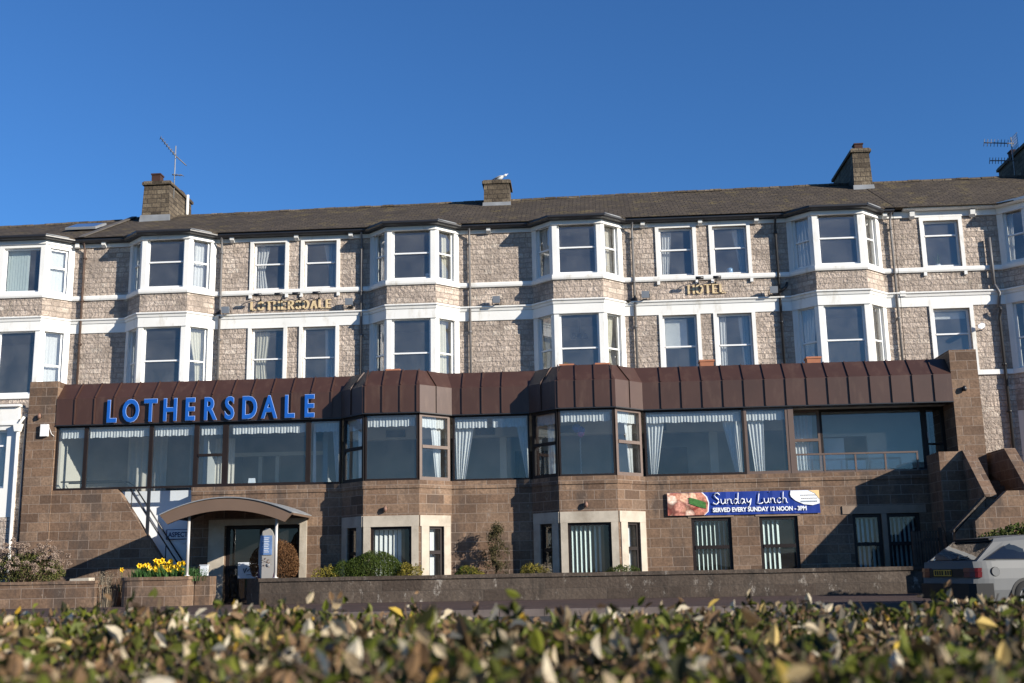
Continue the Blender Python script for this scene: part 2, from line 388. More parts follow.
def fpt(F, u, d, z):
    (x, y), (dx, dy) = F; return (x+dx*u-dy*d, y+dy*u+dx*d, z)
def one(name, mats, fn, parent=None, **kw):
    b = MB(); fn(b); return b.build(name, mats, parent, **kw)

def text_obj(name, body, size, mat, parent, origin, extrude=.01, bold=0, xs=1.0, align='LEFT', rz=0, shear=0, space=1.0):
    """flat lettering on a street-facing wall"""
    cu = bpy.data.curves.new(name, 'FONT'); cu.body = body; cu.size = size; cu.extrude = extrude; cu.offset = bold; cu.align_x = align; cu.shear = shear; cu.space_character = space
    cu.resolution_u = 4
    tmp = bpy.data.objects.new(name, cu); COL.objects.link(tmp)
    dg = bpy.context.evaluated_depsgraph_get(); dg.update()
    me = bpy.data.meshes.new_from_object(tmp.evaluated_get(dg)); bpy.data.objects.remove(tmp); bpy.data.curves.remove(cu)
    off = root_loc(parent) if parent is not None else Vector((0, 0, 0))
    me.transform(Matrix.Translation(Vector(origin)-off) @ Matrix.Rotation(rz, 4, 'Z') @ Matrix.Rotation(R(90), 4, 'X') @ Matrix.Diagonal((xs, 1, 1, 1)))
    me.materials.clear(); me.materials.append(M[mat]); o = bpy.data.objects.new(name, me); COL.objects.link(o)
    if parent is not None: o.parent = parent
    me.name = name
    return o

def sash(parent, F, u0, u1, z0, z1, mat='white_frame', gmat='window_glass', inset=.10, fw=.065, rails=(), mull=(), railw=.05, name='window', depth=.07):
    """window frame (one part) with one pane child per opening"""
    b = MB()
    b.fbox(F, u0, u0+fw, inset, inset+depth, z0, z1); b.fbox(F, u1-fw, u1, inset, inset+depth, z0, z1)
    b.fbox(F, u0+fw, u1-fw, inset, inset+depth, z0, z0+fw*1.1); b.fbox(F, u0+fw, u1-fw, inset, inset+depth, z1-fw, z1)
    zs = [z0+fw*1.1]; 
    for r in rails:
        b.fbox(F, u0+fw, u1-fw, inset-.02, inset+depth-.01, r-railw/2, r+railw/2); zs += [r-railw/2, r+railw/2]
    zs.append(z1-fw); us = [u0+fw]
    for q in mull:
        b.fbox(F, q-railw/2, q+railw/2, inset+.003, inset+depth-.003, z0+fw*1.1, z1-fw); us += [q-railw/2, q+railw/2]
    us.append(u1-fw)
    w = b.build(name, mat, parent, bevel=.006)
    for i in range(0, len(us), 2):
        for j in range(0, len(zs), 2):
            one('pane', gmat, lambda g: g.fbox(F, us[i]-.004, us[i+1]+.004, inset+.03, inset+.038, zs[j]-.004, zs[j+1]+.004), w)
    return w

def drape(F, d, top, bot, z0, z1, mat, label, name='curtain', cat='curtain', mid=None, amp=.025, freq=9, group=None, rows=10):
    """hanging cloth between u-ranges top and bot (mid: u-range gathered by a tie half way)"""
    b = MB(); n = max(14, int((top[1]-top[0])*freq*7)); ph = random.random()*6
    for r in range(rows+1):
        t = r/rows; z = z1+(z0-z1)*t
        if mid:
            if t < .6: k = (t/.6)**1.4; a = top[0]+(mid[0]-top[0])*k; c = top[1]+(mid[1]-top[1])*k
            else: k = (t-.6)/.4; a = mid[0]+(bot[0]-mid[0])*k; c = mid[1]+(bot[1]-mid[1])*k
        else: a = top[0]+(bot[0]-top[0])*t; c = top[1]+(bot[1]-top[1])*t
        for i in range(n+1):
            s = i/n; wv = math.sin(s*(top[1]-top[0])*freq*6.28+ph)+.5*math.sin(s*(top[1]-top[0])*freq*2.9+ph*2+t)
            b.v.append(fpt(F, a+(c-a)*s, d+amp*wv*(.6+.4*t), z+.01*math.sin(s*30+ph)*(t > .95)))
    for r in range(rows):
        for i in range(n):
            k = r*(n+1)+i; b.f.append((k, k+n+1, k+n+2, k+1)); b.sm.append(True); b.mi.append(0)
    p = fpt(F, (top[0]+top[1])/2, d, z0)
    o = b.build(name, mat, None, loc=p, uv=False); return tag(o, label, cat, group)

def slats(F, d, u0, u1, z0, z1, mat, label, pitch=.127, tilt=50, group=None, cols=None):
    """vertical louvre blind: headrail and slats"""
    b = MB(); u = u0+.05; t = R(tilt); w = .052
    b.fbox(F, u0, u1, d-.02, d+.02, z1, z1+.04)
    while u < u1-.03:
        a = [fpt(F, u-w*math.cos(t), d-w*math.sin(t), z) for z in (z0, z1)]; c = [fpt(F, u+w*math.cos(t), d+w*math.sin(t), z) for z in (z0, z1)]
        e = Vector((F[1][1], -F[1][0], 0))*.003; b.extrude([a[0], c[0], c[1], a[1]], e); u += pitch*random.uniform(.93, 1.07)
    o = b.build('vertical_blind', mat, None, loc=fpt(F, (u0+u1)/2, d, z0), uv=False); return tag(o, label, 'blind', group)

# ------------------------------------------------------------------ ground
def ground():
    def s(name, mat, fn): return tag(one(name, mat, fn), kind='structure')
    s('ground', 'grass_green', lambda b: b.add([(-900, -900, -.20), (900, -900, -.20), (900, 900, -.20), (-900, 900, -.20)]))
    s('road', 'asphalt', lambda b: b.add([(-300, 5.2, -.14), (300, 5.2, -.14), (300, 23.35, -.14), (-300, 23.35, -.14)]))
    s('promenade', 'pavement', lambda b: b.add([(-300, -30, -.145), (300, -30, -.145), (300, 5.2, -.145), (-300, 5.2, -.145)]))
    s('kerb', 'kerb_stone', lambda b: [b.box(x, x+.9, 23.35, 23.5, -.2, .004) for x in [-40+.91*i for i in range(88)]])
    s('pavement', 'pavement', lambda b: b.add([(-300, 23.5, 0), (300, 23.5, 0), (300, 80, 0), (-300, 80, 0)]))
    s('garden_bed', 'soil', lambda b: (b.box(-8.9, 9.7, 30.72, 31.66, .004, .52), b.box(-40, -13.5, 30.72, 32.46, .004, .55), b.box(-12.7, -11.0, 30.72, 31.6, .004, .66)))
    s('garden_border', 'soil', lambda b: (b.box(-8.0, -7.12, 31.67, 32.46, .004, .5), b.box(-3.78, -1.54, 31.67, 32.46, .004, .5), b.box(1.8, 9.7, 31.67, 32.46, .004, .5)))
ground()

# ------------------------------------------------------------------ terrace: three houses behind
W = 37.0; BF = 36.3
def bay_path(cx): return [(cx-1.55, W), (cx-.83, BF), (cx+.83, BF), (cx+1.55, W)]
def outline(x0, x1, bays):
    p = [(x0, W)]
    for c in bays: p += bay_path(c)
    return p+[(x1, W)]
def clean(p):
    q = [p[0]]
    for a in p[1:]:
        if (Vector(a)-Vector(q[-1])).length > .01: q.append(a)
    return q

def slabs(root, x0, x1):
    one('floor_slab', 'carpet', lambda b: [b.box(x0+.05, x1-.05, W+.32, 41.0, z, z+.2) for z in (6.45, 9.75)], root)
    one('ceiling', 'interior_cream', lambda b: [b.box(x0+.05, x1-.05, W+.32, 41.0, z, z+.06) for z in (9.66, 12.44)], root)
    one('partition', 'interior_blue', lambda b: [b.box(x0+.05, x1-.05, 40.3, 40.4, z, z+2.9) for z in (6.66, 9.96)]+[b.box(x, x+.1, W+.5, 40.28, z, z+2.7) for z in (6.67, 9.97) for x in splits if x0 < x < x1], root)
splits = [-17.0, -11.9, -7.7, -3.2, 2.2, 6.6, 11.2]

def bay(root, cx, single=(), lo_bottom=6.95, gmat='window_glass', head=12.31):
    """canted bay of two storeys: white window stages with a stone band between"""
    P = bay_path(cx); fr = [frame_of(P[i], P[i+1]) for i in range(3)]
    shaft = one('bay', 'pale_stone', lambda b: [b.wall(F, 0, L, 9.60, 10.32, .3) for F, L in fr], root)
    one('bay', 'pale_stone', lambda b: [b.wall(F, 0, L, 5.6, 6.82, .3) for F, L in fr], root)
    for z0, z1, op0, op1, rail in ((10.32, 12.46, 10.52, head, 11.44), (6.82, 9.60, lo_bottom, 9.17, 7.97)):
        b = MB()
        for i, (F, L) in enumerate(fr):
            a, c = (.17, L-.17) if i == 1 else ((.20, L-.15) if i == 0 else (.15, L-.20))
            b.wall(F, 0, L, z0, z1, .24, [(a, c, op0, op1)])
        b.build('bay_surround', 'white_paint', shaft)
        for i, (F, L) in enumerate(fr):
            a, c = (.17, L-.17) if i == 1 else ((.20, L-.15) if i == 0 else (.15, L-.20))
            sg = i == 1 and bool(single)
            sash(root, F, a, c, op0, op1, rails=() if sg else (rail,), gmat=gmat)
    # roof of the bay
    def rf(b):
        e = [(cx-1.70, 36.66, 12.51), (cx-.90, 36.06, 12.50), (cx+.90, 36.06, 12.50), (cx+1.70, 36.66, 12.51)]
        t = [(cx-.75, 37.7, 13.05), (cx+.75, 37.7, 13.05)]; zb = [(x, y, z-.035) for x, y, z in e]
        b.facen([e[1], e[2], t[1], t[0]], (0, -1, 1)); b.facen([e[0], e[1], t[0]], (-1, -1, 1)); b.facen([e[2], e[3], t[1]], (1, -1, 1))
        for i in range(3): b.facen([e[i], e[i+1], zb[i+1], zb[i]], (i-1, -1, 0))
        b.facen(zb, (0, 0, -1))
    one('bay_roof', 'roof_slate', rf, shaft)
    one('gutter_highlight', 'lead', lambda b: b.tube([(cx+.965, 35.985, 12.49), (cx+1.63, 36.66, 12.49)], .022, 6), shaft)  # pale tube standing in for the sun highlight on the gutter
    return fr

def gutter(root, path):
    one('gutter', 'black_metal', lambda b: b.band(path, [(.14, 12.42), (.14, 12.40), (.18, 12.37), (.27, 12.38), (.31, 12.43), (.31, 12.49), (.285, 12.49), (.27, 12.45), (.17, 12.45)]), root)
    one('soffit', 'black_metal', lambda b: b.band(path, [(.055, 12.36), (.055, 12.50), (.20, 12.50), (.20, 12.44)]), root)

def trims(root, x0, x1, bays, segs, eave=True, sill_out=.06):
    path = clean(outline(x0, x1, bays))
    one('eaves_board', 'white_paint', lambda b: b.band(path, [(-.02, 12.23), (-.02, 12.44), (.05, 12.44), (.05, 12.23)]), root)
    one('sill_course', 'white_paint', lambda b: b.band(path, [(-.02, 10.31), (-.02, 10.475), (sill_out, 10.475), (sill_out+.02, 10.44), (sill_out+.02, 10.36), (sill_out, 10.31)]), root)
    one('frieze', 'white_paint', lambda b: (b.band(path, [(-.02, 9.14), (-.02, 9.47), (.035, 9.47), (.035, 9.14)]), b.band(path, [(-.02, 9.475), (-.02, 9.63), (.13, 9.63), (.13, 9.585), (.08, 9.55), (.06, 9.475)])), root)
    one('lower_sill_course', 'white_paint', lambda b: b.band(path, [(-.02, 6.79), (-.02, 6.95), (sill_out, 6.95), (sill_out, 6.79)]), root)
    return path

def flat_wall(root, a, c, wins, z0=0):
    """wins: list of (x0,x1,z0,z1,rails)"""
    F = ((a, W), (1, 0)); hs = [(w[0]-a, w[1]-a, w[2], w[3]) for w in wins]
    one('wall', 'pale_stone', lambda b: b.wall(F, 0, c-a, z0, 12.46, .32, hs), root)
    for w in wins:
        u0, u1 = w[0]-a, w[1]-a; top = 12.228 if w[3] > 10 else 9.138; lo = 10.476 if w[3] > 10 else 6.952
        if w[3] > 10 or True:
            one('window_surround', 'white_paint', lambda b: (b.fbox(F, u0-.125, u0-.002, -.045, .02, lo, top), b.fbox(F, u1+.002, u1+.125, -.045, .02, lo, top), b.fbox(F, u0-.002, u1+.002, -.045, .02, w[3]+.002, top) if top-w[3] > .01 else None,
                b.fbox(F, u0-.13, u0-.03, -.07, .0, lo-.29, lo-.17) if w[3] > 10 else None, b.fbox(F, u1+.03, u1+.13, -.07, .0, lo-.29, lo-.17) if w[3] > 10 else None), root)
        sash(root, F, u0, u1, w[2], w[3], rails=w[4])

def main_roof(root, x0, x1, zl, zr):
    def rf(b):
        n = 14; top = []; 
        for i in range(n+1):
            x = x0+(x1-x0)*i/n; top.append((x, 41.0, zl+(zr-zl)*i/n+.018*math.sin(i*2.1)))
        fr = lambda i: (top[i][0], 36.62, 12.51); bk = lambda i: (top[i][0], 45.4, 12.51)
        for i in range(n):
            b.facen([fr(i), fr(i+1), top[i+1], top[i]], (0, -1, 1)); b.facen([bk(i), bk(i+1), top[i+1], top[i]], (0, 1, 1))
        b.facen([fr(0), top[0], bk(0)], (-1, 0, 0)); b.facen([fr(n), top[n], bk(n)], (1, 0, 0)); b.facen([fr(0), fr(n), bk(n), bk(0)], (0, 0, -1))
    r = one('roof', 'roof_slate', rf, root)
    def rd(b):
        x = x0
        while x < x1-.05:
            e = min(x+.45, x1); t0 = zl+(zr-zl)*(x-x0)/(x1-x0); t1 = zl+(zr-zl)*(e-x0)/(x1-x0); dz = random.uniform(-.012, .012)
            b.extrude([(x+.008, 40.86, t0-.06+dz), (x+.008, 40.93, t0+.035+dz), (x+.008, 41.07, t0+.035+dz), (x+.008, 41.14, t0-.06+dz)], (e-x-.016, 0, t1-t0)); x = e
    one('ridge_tile', 'chimney_stone', rd, r)
    one('back_wall', 'pale_stone', lambda b: (b.box(x0, x1, 45.0, 45.3, 0, 12.5), b.box(x0, x0+.2, W+.33, 45, 0, 12.5), b.box(x1-.2, x1, W+.33, 45, 0, 12.5)), root)
    return r

def chimney(root, x0, x1, y0, y1, zb, zt, pots, taper=.05, flash=True):
    c = one('chimney', 'chimney_stone', lambda b: (b.hexa([(x0, y0, zb), (x1, y0, zb), (x1, y1, zb), (x0, y1, zb), (x0+taper, y0+taper, zt-.16), (x1-taper, y0+taper, zt-.16), (x1-taper, y1-taper, zt-.16), (x0+taper, y1-taper, zt-.16)]),
        b.box(x0+taper-.07, x1-taper+.07, y0-.02, y1+.02, zt-.158, zt-.05), b.box(x0+taper-.03, x1-taper+.03, y0+.02, y1-.02, zt-.048, zt)), root)
    one('flashing', 'lead', lambda b: b.hexa([(x0-.05, y0-.06, zb+.0), (x1+.05, y0-.06, zb+.0), (x1+.05, y0+.0, zb), (x0-.05, y0+.0, zb), (x0-.03, y0-.015, zb+.62*0+.30), (x1+.03, y0-.015, zb+.30), (x1+.03, y0+.01, zb+.30), (x0-.03, y0+.01, zb+.30)]), c)
    for (px, py, h, r) in pots:
        one('chimney_pot', 'pot_brown', lambda b: ((b.box(px-r, px+r, py-r, py+r, zt-.01, zt+h*.85), b.box(px-r-.025, px+r+.025, py-r-.025, py+r+.025, zt+h*.852, zt+h))), c)
    return c

def downpipe(root, x, y, z0, z1, mat='grey_pipe', r=.042, hopper=True, name='downpipe'):
    def f(b):
        b.tube([(x, y-.14, z1+.1), (x, y-.14, z1), (x, y, z1-.25), (x, y, z0)], r, 8)
        z = z0+.6
        while z < z1-.3:
            b.tube([(x, y, z-.04), (x, y, z+.04)], r*1.3, 8); b.box(x-.06, x+.06, y+.01, W-.005, z-.025, z+.025); z += 1.55
    return one(name, mat, f, root)

BAYS = [-14.15, -5.60, .03, 8.72]
def hotel():
    r = thing('hotel_building', 'long pale stone hotel with white bay windows rising behind the brown restaurant front', 'hotel', (-3.3, 40, 0))
    two = lambda a, c: [(a, c, 10.50, 12.18, (11.42,)), (a, c, 6.96, 9.12, (8.05,))]
    flat_wall(r, -17.35, -15.70, [])
    flat_wall(r, -12.60, -7.15, two(-11.25, -10.13)+two(-9.46, -8.32))
    flat_wall(r, -4.05, -1.52, [])
    flat_wall(r, 1.58, 7.17, two(2.84, 3.98)+two(4.66, 5.81))
    flat_wall(r, 10.27, 10.74, [])
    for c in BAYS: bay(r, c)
    one('wall', 'pale_stone', lambda b: [b.wall(F, 0, L, 0, 5.6, .3) for c in BAYS for F, L in [frame_of((c-1.55, W), (c+1.55, W))]], r)
    path = trims(r, -17.35, 10.74, BAYS, None)
    gutter(r, path)
    rf = main_roof(r, -17.35, 10.74, 14.62, 14.90)
    for x in (-16.6, -12.0, -9.72, -7.8, -3.0, 2.3, 4.25, 6.15, 10.45):
        one('bracket', 'white_paint', lambda b: b.extrude([(x-.07, W-.052, 12.20), (x-.07, W-.20, 12.28), (x-.07, W-.22, 12.40), (x-.07, W-.052, 12.40)], (.14, 0, 0)), r)
    slabs(r, -17.35, 10.74)
    for x, m in ((-17.30, 'rust_pipe'), (-12.37, 'grey_pipe'), (-7.42, 'grey_pipe'), (-3.67, 'grey_pipe'), (1.93, 'grey_pipe'), (6.78, 'black_metal'), (10.62, 'grey_pipe')): downpipe(r, x, W-.09, 6.6, 12.36, m)
    chimney(r, -16.62, -15.52, 40.0, 42.5, 14.1, 15.78, [(-16.2, 40.4, .38, .17), (-15.9, 41.9, .2, .16)])
    chimney(r, -3.42, -2.43, 40.0, 41.1, 14.08, 15.28, [], .02)
    chimney(r, 10.33, 11.02, 40.0, 43.3, 14.2, 15.95, [(10.68, 40.4, .28, .15), (10.68, 41.4, .12, .16), (10.68, 42.6, .12, .16)], .04)
    one('party_flashing', 'old_lead', lambda b: b.hexa([(-17.4, 36.6, 12.53), (-17.2, 36.6, 12.53), (-17.2, 40.98, 14.65), (-17.4, 40.98, 14.65), (-17.4, 36.6, 12.57), (-17.2, 36.6, 12.57), (-17.2, 40.98, 14.70), (-17.4, 40.98, 14.70)]), rf)
    one('vent_pipe', 'white_paint', lambda b: b.tube([(-15.45, 41.7, 14.5), (-15.45, 41.7, 15.75)], .06, 8), rf)
    # junction boxes on the waste pipes
    one('pipe_elbow', 'black_metal', lambda b: (b.tube([(6.78, 36.9, 9.78), (7.0, 36.88, 9.95), (7.05, 36.88, 10.1)], .05, 8), b.tube([(1.93, 36.9, 9.72), (1.72, 36.9, 9.62), (1.6, 36.93, 9.62)], .055, 8), b.tube([(-12.37, 36.9, 9.72), (-12.55, 36.9, 9.62)], .06, 8)), r)
    return r
HOTEL = hotel()

def left_house():
    r = thing('terraced_house', 'neighbouring terraced house with white bay windows left of the brown pillar', 'house', (-21, 40, 0))
    flat_wall(r, -17.70, -17.36, [])
    flat_wall(r, -24.5, -20.80, [])
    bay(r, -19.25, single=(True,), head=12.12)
    one('wall', 'pale_stone', lambda b: b.wall(((-20.8, W), (1, 0)), 0, 3.1, 0, 5.6, .3), r)
    path = trims(r, -24.5, -17.36, [-19.25], None); gutter(r, path)
    rf = main_roof(r, -24.5, -17.36, 14.42, 14.55); slabs(r, -24.5, -17.36)
    # lower front wing of the left house, level with the restaurant
    LF = 32.50
    b = MB(); b.wall(((-22.0, LF), (1, 0)), 0, 5.02, 2.61, 5.92, .2, [(.4, 2.2, 3.47, 5.22), (2.95, 4.70, 3.47, 5.22)]); b.box(-21.9, -17.0, LF+.21, 36.9, 5.75, 5.88)
    b.build('bay_surround', 'white_paint', r)
    one('bay', 'pale_stone', lambda b: (b.box(-22.0, -16.97, LF-.03, LF+.6, 0, 2.60), b.box(-16.975, -16.67, LF+.10, 36.9, 0, 5.90)), r)
    one('bay_cornice', 'white_paint', lambda b: (b.box(-22.1, -16.94, LF-.10, LF+.3, 5.922, 5.99), b.box(-22.0, -16.98, LF-.05, LF-.002, 5.36, 5.42)), r)
    F = ((-22.0, LF), (1, 0))
    sash(r, F, .4, 2.2, 3.47, 5.22, rails=(4.75,)); sash(r, F, 2.95, 4.70, 3.47, 5.22, rails=(4.75,))
    one('downpipe', 'white_paint', lambda b: (b.tube([(-16.93, LF-.08, 5.15), (-16.93, LF-.08, .1)], .052, 10), b.extrude([(-17.05, LF-.18, 5.38), (-16.80, LF-.18, 5.38), (-16.86, LF-.18, 5.15), (-17.0, LF-.18, 5.15)], (0, .17, 0)), b.tube([(-16.93, LF-.1, 5.34), (-16.85, LF-.05, 5.5), (-16.78, LF-.05, 5.6)], .045, 8)), r)
    one('waste_pipe', 'grey_pipe', lambda b: b.tube([(-16.77, LF+.04, 5.6), (-16.77, LF+.04, .1)], .035, 8), r)
    sk = one('skylight', 'lead', lambda b: b.hexa([(-18.75, 38.3, 13.37), (-17.6, 38.3, 13.37), (-17.6, 39.2, 13.80), (-18.75, 39.2, 13.80), (-18.75, 38.27, 13.44), (-17.6, 38.27, 13.44), (-17.6, 39.17, 13.87), (-18.75, 39.17, 13.87)]), rf)
    one('pane', 'window_glass', lambda b: b.hexa([(-18.68, 38.32, 13.47), (-17.67, 38.32, 13.47), (-17.67, 39.10, 13.845), (-18.68, 39.10, 13.845), (-18.68, 38.32, 13.478), (-17.67, 38.32, 13.478), (-17.67, 39.10, 13.853), (-18.68, 39.10, 13.853)]), sk)
    one('bracket', 'white_paint', lambda b: b.box(-17.62, -17.48, W-.2, W-.052, 12.22, 12.4), r)
left_house()

def right_house():
    r = thing('terraced_house', 'neighbouring stone house with white cornice and bay at the far right edge', 'house', (15.5, 40, 0))
    flat_wall(r, 10.76, 14.17, [(11.72, 12.88, 10.50, 12.10, (11.60,)), (11.78, 12.96, 6.96, 9.05, (8.20,))])
    flat_wall(r, 17.27, 22, [])
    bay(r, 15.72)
    one('wall', 'pale_stone', lambda b: b.wall(((14.17, W), (1, 0)), 0, 3.1, 0, 5.6, .3), r)
    path = trims(r, 10.76, 22, [15.72], None)
    one('cornice', 'white_paint', lambda b: b.band(clean(outline(11.05, 22, [15.72])), [(.052, 12.442), (.052, 12.50), (.24, 12.56), (.27, 12.56), (.27, 12.47), (.20, 12.43)]), r)
    gutter_path = [(10.76, W), (11.04, W)]
    rf = main_roof(r, 10.76, 22, 14.90, 14.95); slabs(r, 10.76, 22)
    for x in (11.35, 13.35): one('bracket', 'white_paint', lambda b: b.extrude([(x-.08, W-.052, 12.16), (x-.08, W-.17, 12.24), (x-.08, W-.20, 12.40), (x-.08, W-.052, 12.40)], (.16, 0, 0)), r)
    downpipe(r, 13.88, W-.1, .3, 8.9, 'black_metal', .05)
    one('soil_pipe', 'grey_pipe', lambda b: (b.tube([(13.80, 36.86, 11.4), (13.80, 36.86, 9.8)], .055, 8), b.tube([(13.80, 36.86, 9.8), (13.95, 36.86, 9.5), (13.88, 36.88, 9.0)], .05, 8)), r)
    one('bay_surround', 'white_paint', lambda b: [b.wall(F, 0, L, 2.4, 5.58, .24, [(.2, L-.2, 2.7, 5.3)]) for F, L in [frame_of(*q) for q in zip(bay_path(15.72), bay_path(15.72)[1:])]], r)
    for q in zip(bay_path(15.72), bay_path(15.72)[1:]):
        F, L = frame_of(*q); sash(r, F, .2, L-.2, 2.7, 5.3, rails=(4.0,))
    one('bay', 'pale_stone', lambda b: [b.wall(F, 0, L, 0, 2.39, .3) for F, L in [frame_of(*q) for q in zip(bay_path(15.72), bay_path(15.72)[1:])]], r)
    # white strip of moulding low on the wall
    one('string_course', 'white_paint', lambda b: b.box(11.8, 12.75, 36.93, 37.01, 5.86, 6.0), r)
    chimney(r, 17.3, 18.5, 40.0, 44.6, 14.2, 16.55, [(17.7, 40.5, .5, .17), (17.8, 41.6, .4, .17), (17.7, 43.7, .4, .17)], .05)
right_house()

# ------------------------------------------------------------------ restaurant extension
YE, YB = 32.5, 31.7
EX = [(-15.78, YE), (-7.06, YE), (-6.27, YB), (-4.66, YB), (-3.83, YE), (-1.49, YE), (-.69, YB), (.96, YB), (1.77, YE), (10.66, YE)]
def extension():
    r = thing('restaurant_extension', 'brown stone restaurant front with long glazed upper storey and brown metal fascia', 'restaurant', (-3, 34, 0))
    Fl = lambda a: ((a, YE), (1, 0))
    T = .28
    # lower walls
    diag = [(-15.78, YE, 0), (-15.78, YE, 3.36), (-13.80, YE, 3.36), (-11.75, YE, .42), (-11.75, YE, 0)]
    b = MB(); b.extrude(diag, (0, .25, 0))
    b.wall(Fl(-11.55), 0, 4.49, 0, 3.36, T, [(1.04, 3.27, 0, 2.22)])
    for c0, i in ((-7.06, 1), (-1.49, 5)):
        for k in range(3):
            F, L = frame_of(EX[i+k], EX[i+k+1]); h = [(.22, L-.22, .45, 2.06)] if k == 1 else [(.33, L-.30, .45, 2.06)]
            b.wall(F, 0, L, 0, 3.36, T, h)
    b.wall(Fl(-3.83), 0, 2.34, 0, 3.36, T)
    b.wall(Fl(1.77), 0, 8.89, 0, 3.36, T, [(1.27, 2.40, .45, 2.16), (3.19, 4.27, .45, 2.16), (5.80, 6.60, .45, 2.17), (6.75, 7.67, .45, 2.17)])
    b.build('wall', 'brown_stone', r)
    one('pillar', 'brown_stone', lambda b: b.box(-16.66, -15.785, YE-.06, 36.98, 0, 6.66), r)
    one('pillar', 'brown_stone', lambda b: b.box(10.665, 11.43, YE-.06, 36.98, 0, 6.80), r)
    # string of paler stone under the glazing
    one('string_course', 'brown_stone', lambda b: (b.band([(-11.55, YE)]+EX[1:], [(-.02, 3.14), (-.02, 3.362), (.03, 3.362), (.03, 3.14)])), r)
    # pale stone window dressings
    for i in (1, 5):
        for k in range(3):
            F, L = frame_of(EX[i+k], EX[i+k+1]); a, c = (.22, L-.22) if k == 1 else (.33, L-.30); e0 = .06 if k == 0 else .0; e1 = .06 if k == 2 else 0
            one('window_surround', 'pale_dressing', lambda b: (b.fbox(F, a-.20 if k == 1 else a-.27, a-.002, -.03, .05, 0, 2.06), b.fbox(F, c+.002, c+(.20 if k == 1 else .24), -.03, .05, 0, 2.06), b.fbox(F, .012 if k else .06, L-.012 if k < 2 else L-.06, -.035, .05, 2.062, 2.37)), r)
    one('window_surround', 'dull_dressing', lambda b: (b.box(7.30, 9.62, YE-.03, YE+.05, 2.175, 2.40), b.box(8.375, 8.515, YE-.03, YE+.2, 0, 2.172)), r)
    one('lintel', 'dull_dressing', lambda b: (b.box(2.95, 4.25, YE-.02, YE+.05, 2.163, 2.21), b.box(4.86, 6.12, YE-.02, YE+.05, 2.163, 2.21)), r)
    # street level windows
    for i in (1, 5):
        for k in range(3):
            F, L = frame_of(EX[i+k], EX[i+k+1]); a, c = (.22, L-.22) if k == 1 else (.33, L-.30)
            sash(r, F, a, c, .45, 2.06, 'dark_frame', 'street_glass', inset=.06, rails=() if k == 1 else (1.33,), fw=.075, railw=.1)
    F = Fl(1.77)
    for a, c in ((1.27, 2.40), (3.19, 4.27), (5.80, 6.60), (6.75, 7.67)): sash(r, F, a, c, .45, 2.16, 'dark_frame', 'street_glass', inset=.05, rails=(1.33,), fw=.09, railw=.1)
    # restaurant glazing
    gz0, gz1 = 3.365, 5.29
    A = [-15.78, -14.86, -12.86, -11.49, -10.59, -8.08, -7.10]; F = Fl(-15.78)
    for i in range(6):
        hw = [0, .0, .0, .03, .03, .03, 0]
        sash(r, F, A[i]+15.78+.002, A[i+1]+15.78-.002, gz0, gz1, 'dark_frame', 'restaurant_glass', inset=.02, fw=[.055, .055, .055, .085, .08, .06][i], rails=(4.31,) if i == 3 else (), railw=.08, depth=.10)
    for i in (1, 5):
        for k in range(3):
            F, L = frame_of(EX[i+k], EX[i+k+1])
            sash(r, F, .03 if k != 1 else .035, L-.03 if k != 1 else L-.035, gz0, gz1, 'brown_frame' if k == 2 else 'dark_frame', 'restaurant_glass', inset=.02, fw=.05 if k == 1 else .09, rails=() if k == 1 else (4.33,), railw=.09, depth=.10)  # sunny facet: same brown frame, sunlight put into a paler colour
    F = Fl(-3.83); sash(r, F, .045, 2.30, gz0, gz1, 'dark_frame', 'restaurant_glass', inset=.02, fw=.05, depth=.10)
    F = Fl(1.77); sash(r, F, .045, 2.93, gz0, gz1, 'dark_frame', 'restaurant_glass', inset=.02, fw=.06, depth=.10); sash(r, F, 2.934, 4.19, gz0, gz1, 'brown_frame', 'restaurant_glass', inset=.02, fw=.075, depth=.10)
    one('mullion', 'brown_frame', lambda b: (b.box(5.964, 6.12, YE+.01, YE+.13, gz0, gz1), b.box(5.97, 6.10, YE+.132, 33.5, gz0, gz1)), r)
    F = ((6.12, 33.4), (1, 0))
    sash(r, F, .0, .92, 3.44, 5.29, 'brown_frame', 'restaurant_glass', inset=.02, fw=.07, rails=(4.40,), railw=.08, depth=.10)
    sash(r, F, .922, 3.94, 3.44, 5.29, 'dark_frame', 'restaurant_glass', inset=.02, fw=.07, depth=.10)
    dr = sash(r, F, 3.942, 4.54, 3.44, 5.29, 'dark_frame', 'restaurant_glass', inset=.02, fw=.09, rails=(4.2,), depth=.10, name='door')
    one('handle', 'steel_post', lambda b: b.tube([(10.14, 33.37, 4.3), (10.14, 33.37, 4.55)], .015, 6), dr)
    one('balcony_floor', 'flat_roof', lambda b: b.box(6.12, 10.66, YE+.3, 33.40, 3.25, 3.43), r)
    # fascia: standing-seam metal mansard following the bays
    path = [(-15.78, YE)]+EX[1:]
    fa = one('fascia', 'fascia_metal', lambda b: b.band(path, [(.08, 5.30), (.08, 6.10), (-.38, 6.62), (-.50, 6.62), (-.50, 5.30)]), r)
    one('drip_edge', 'black_metal', lambda b: b.band(path, [(.092, 5.28), (.092, 5.31), (.082, 5.31), (.082, 5.297), (-.4, 5.297), (-.4, 5.28)]), fa)
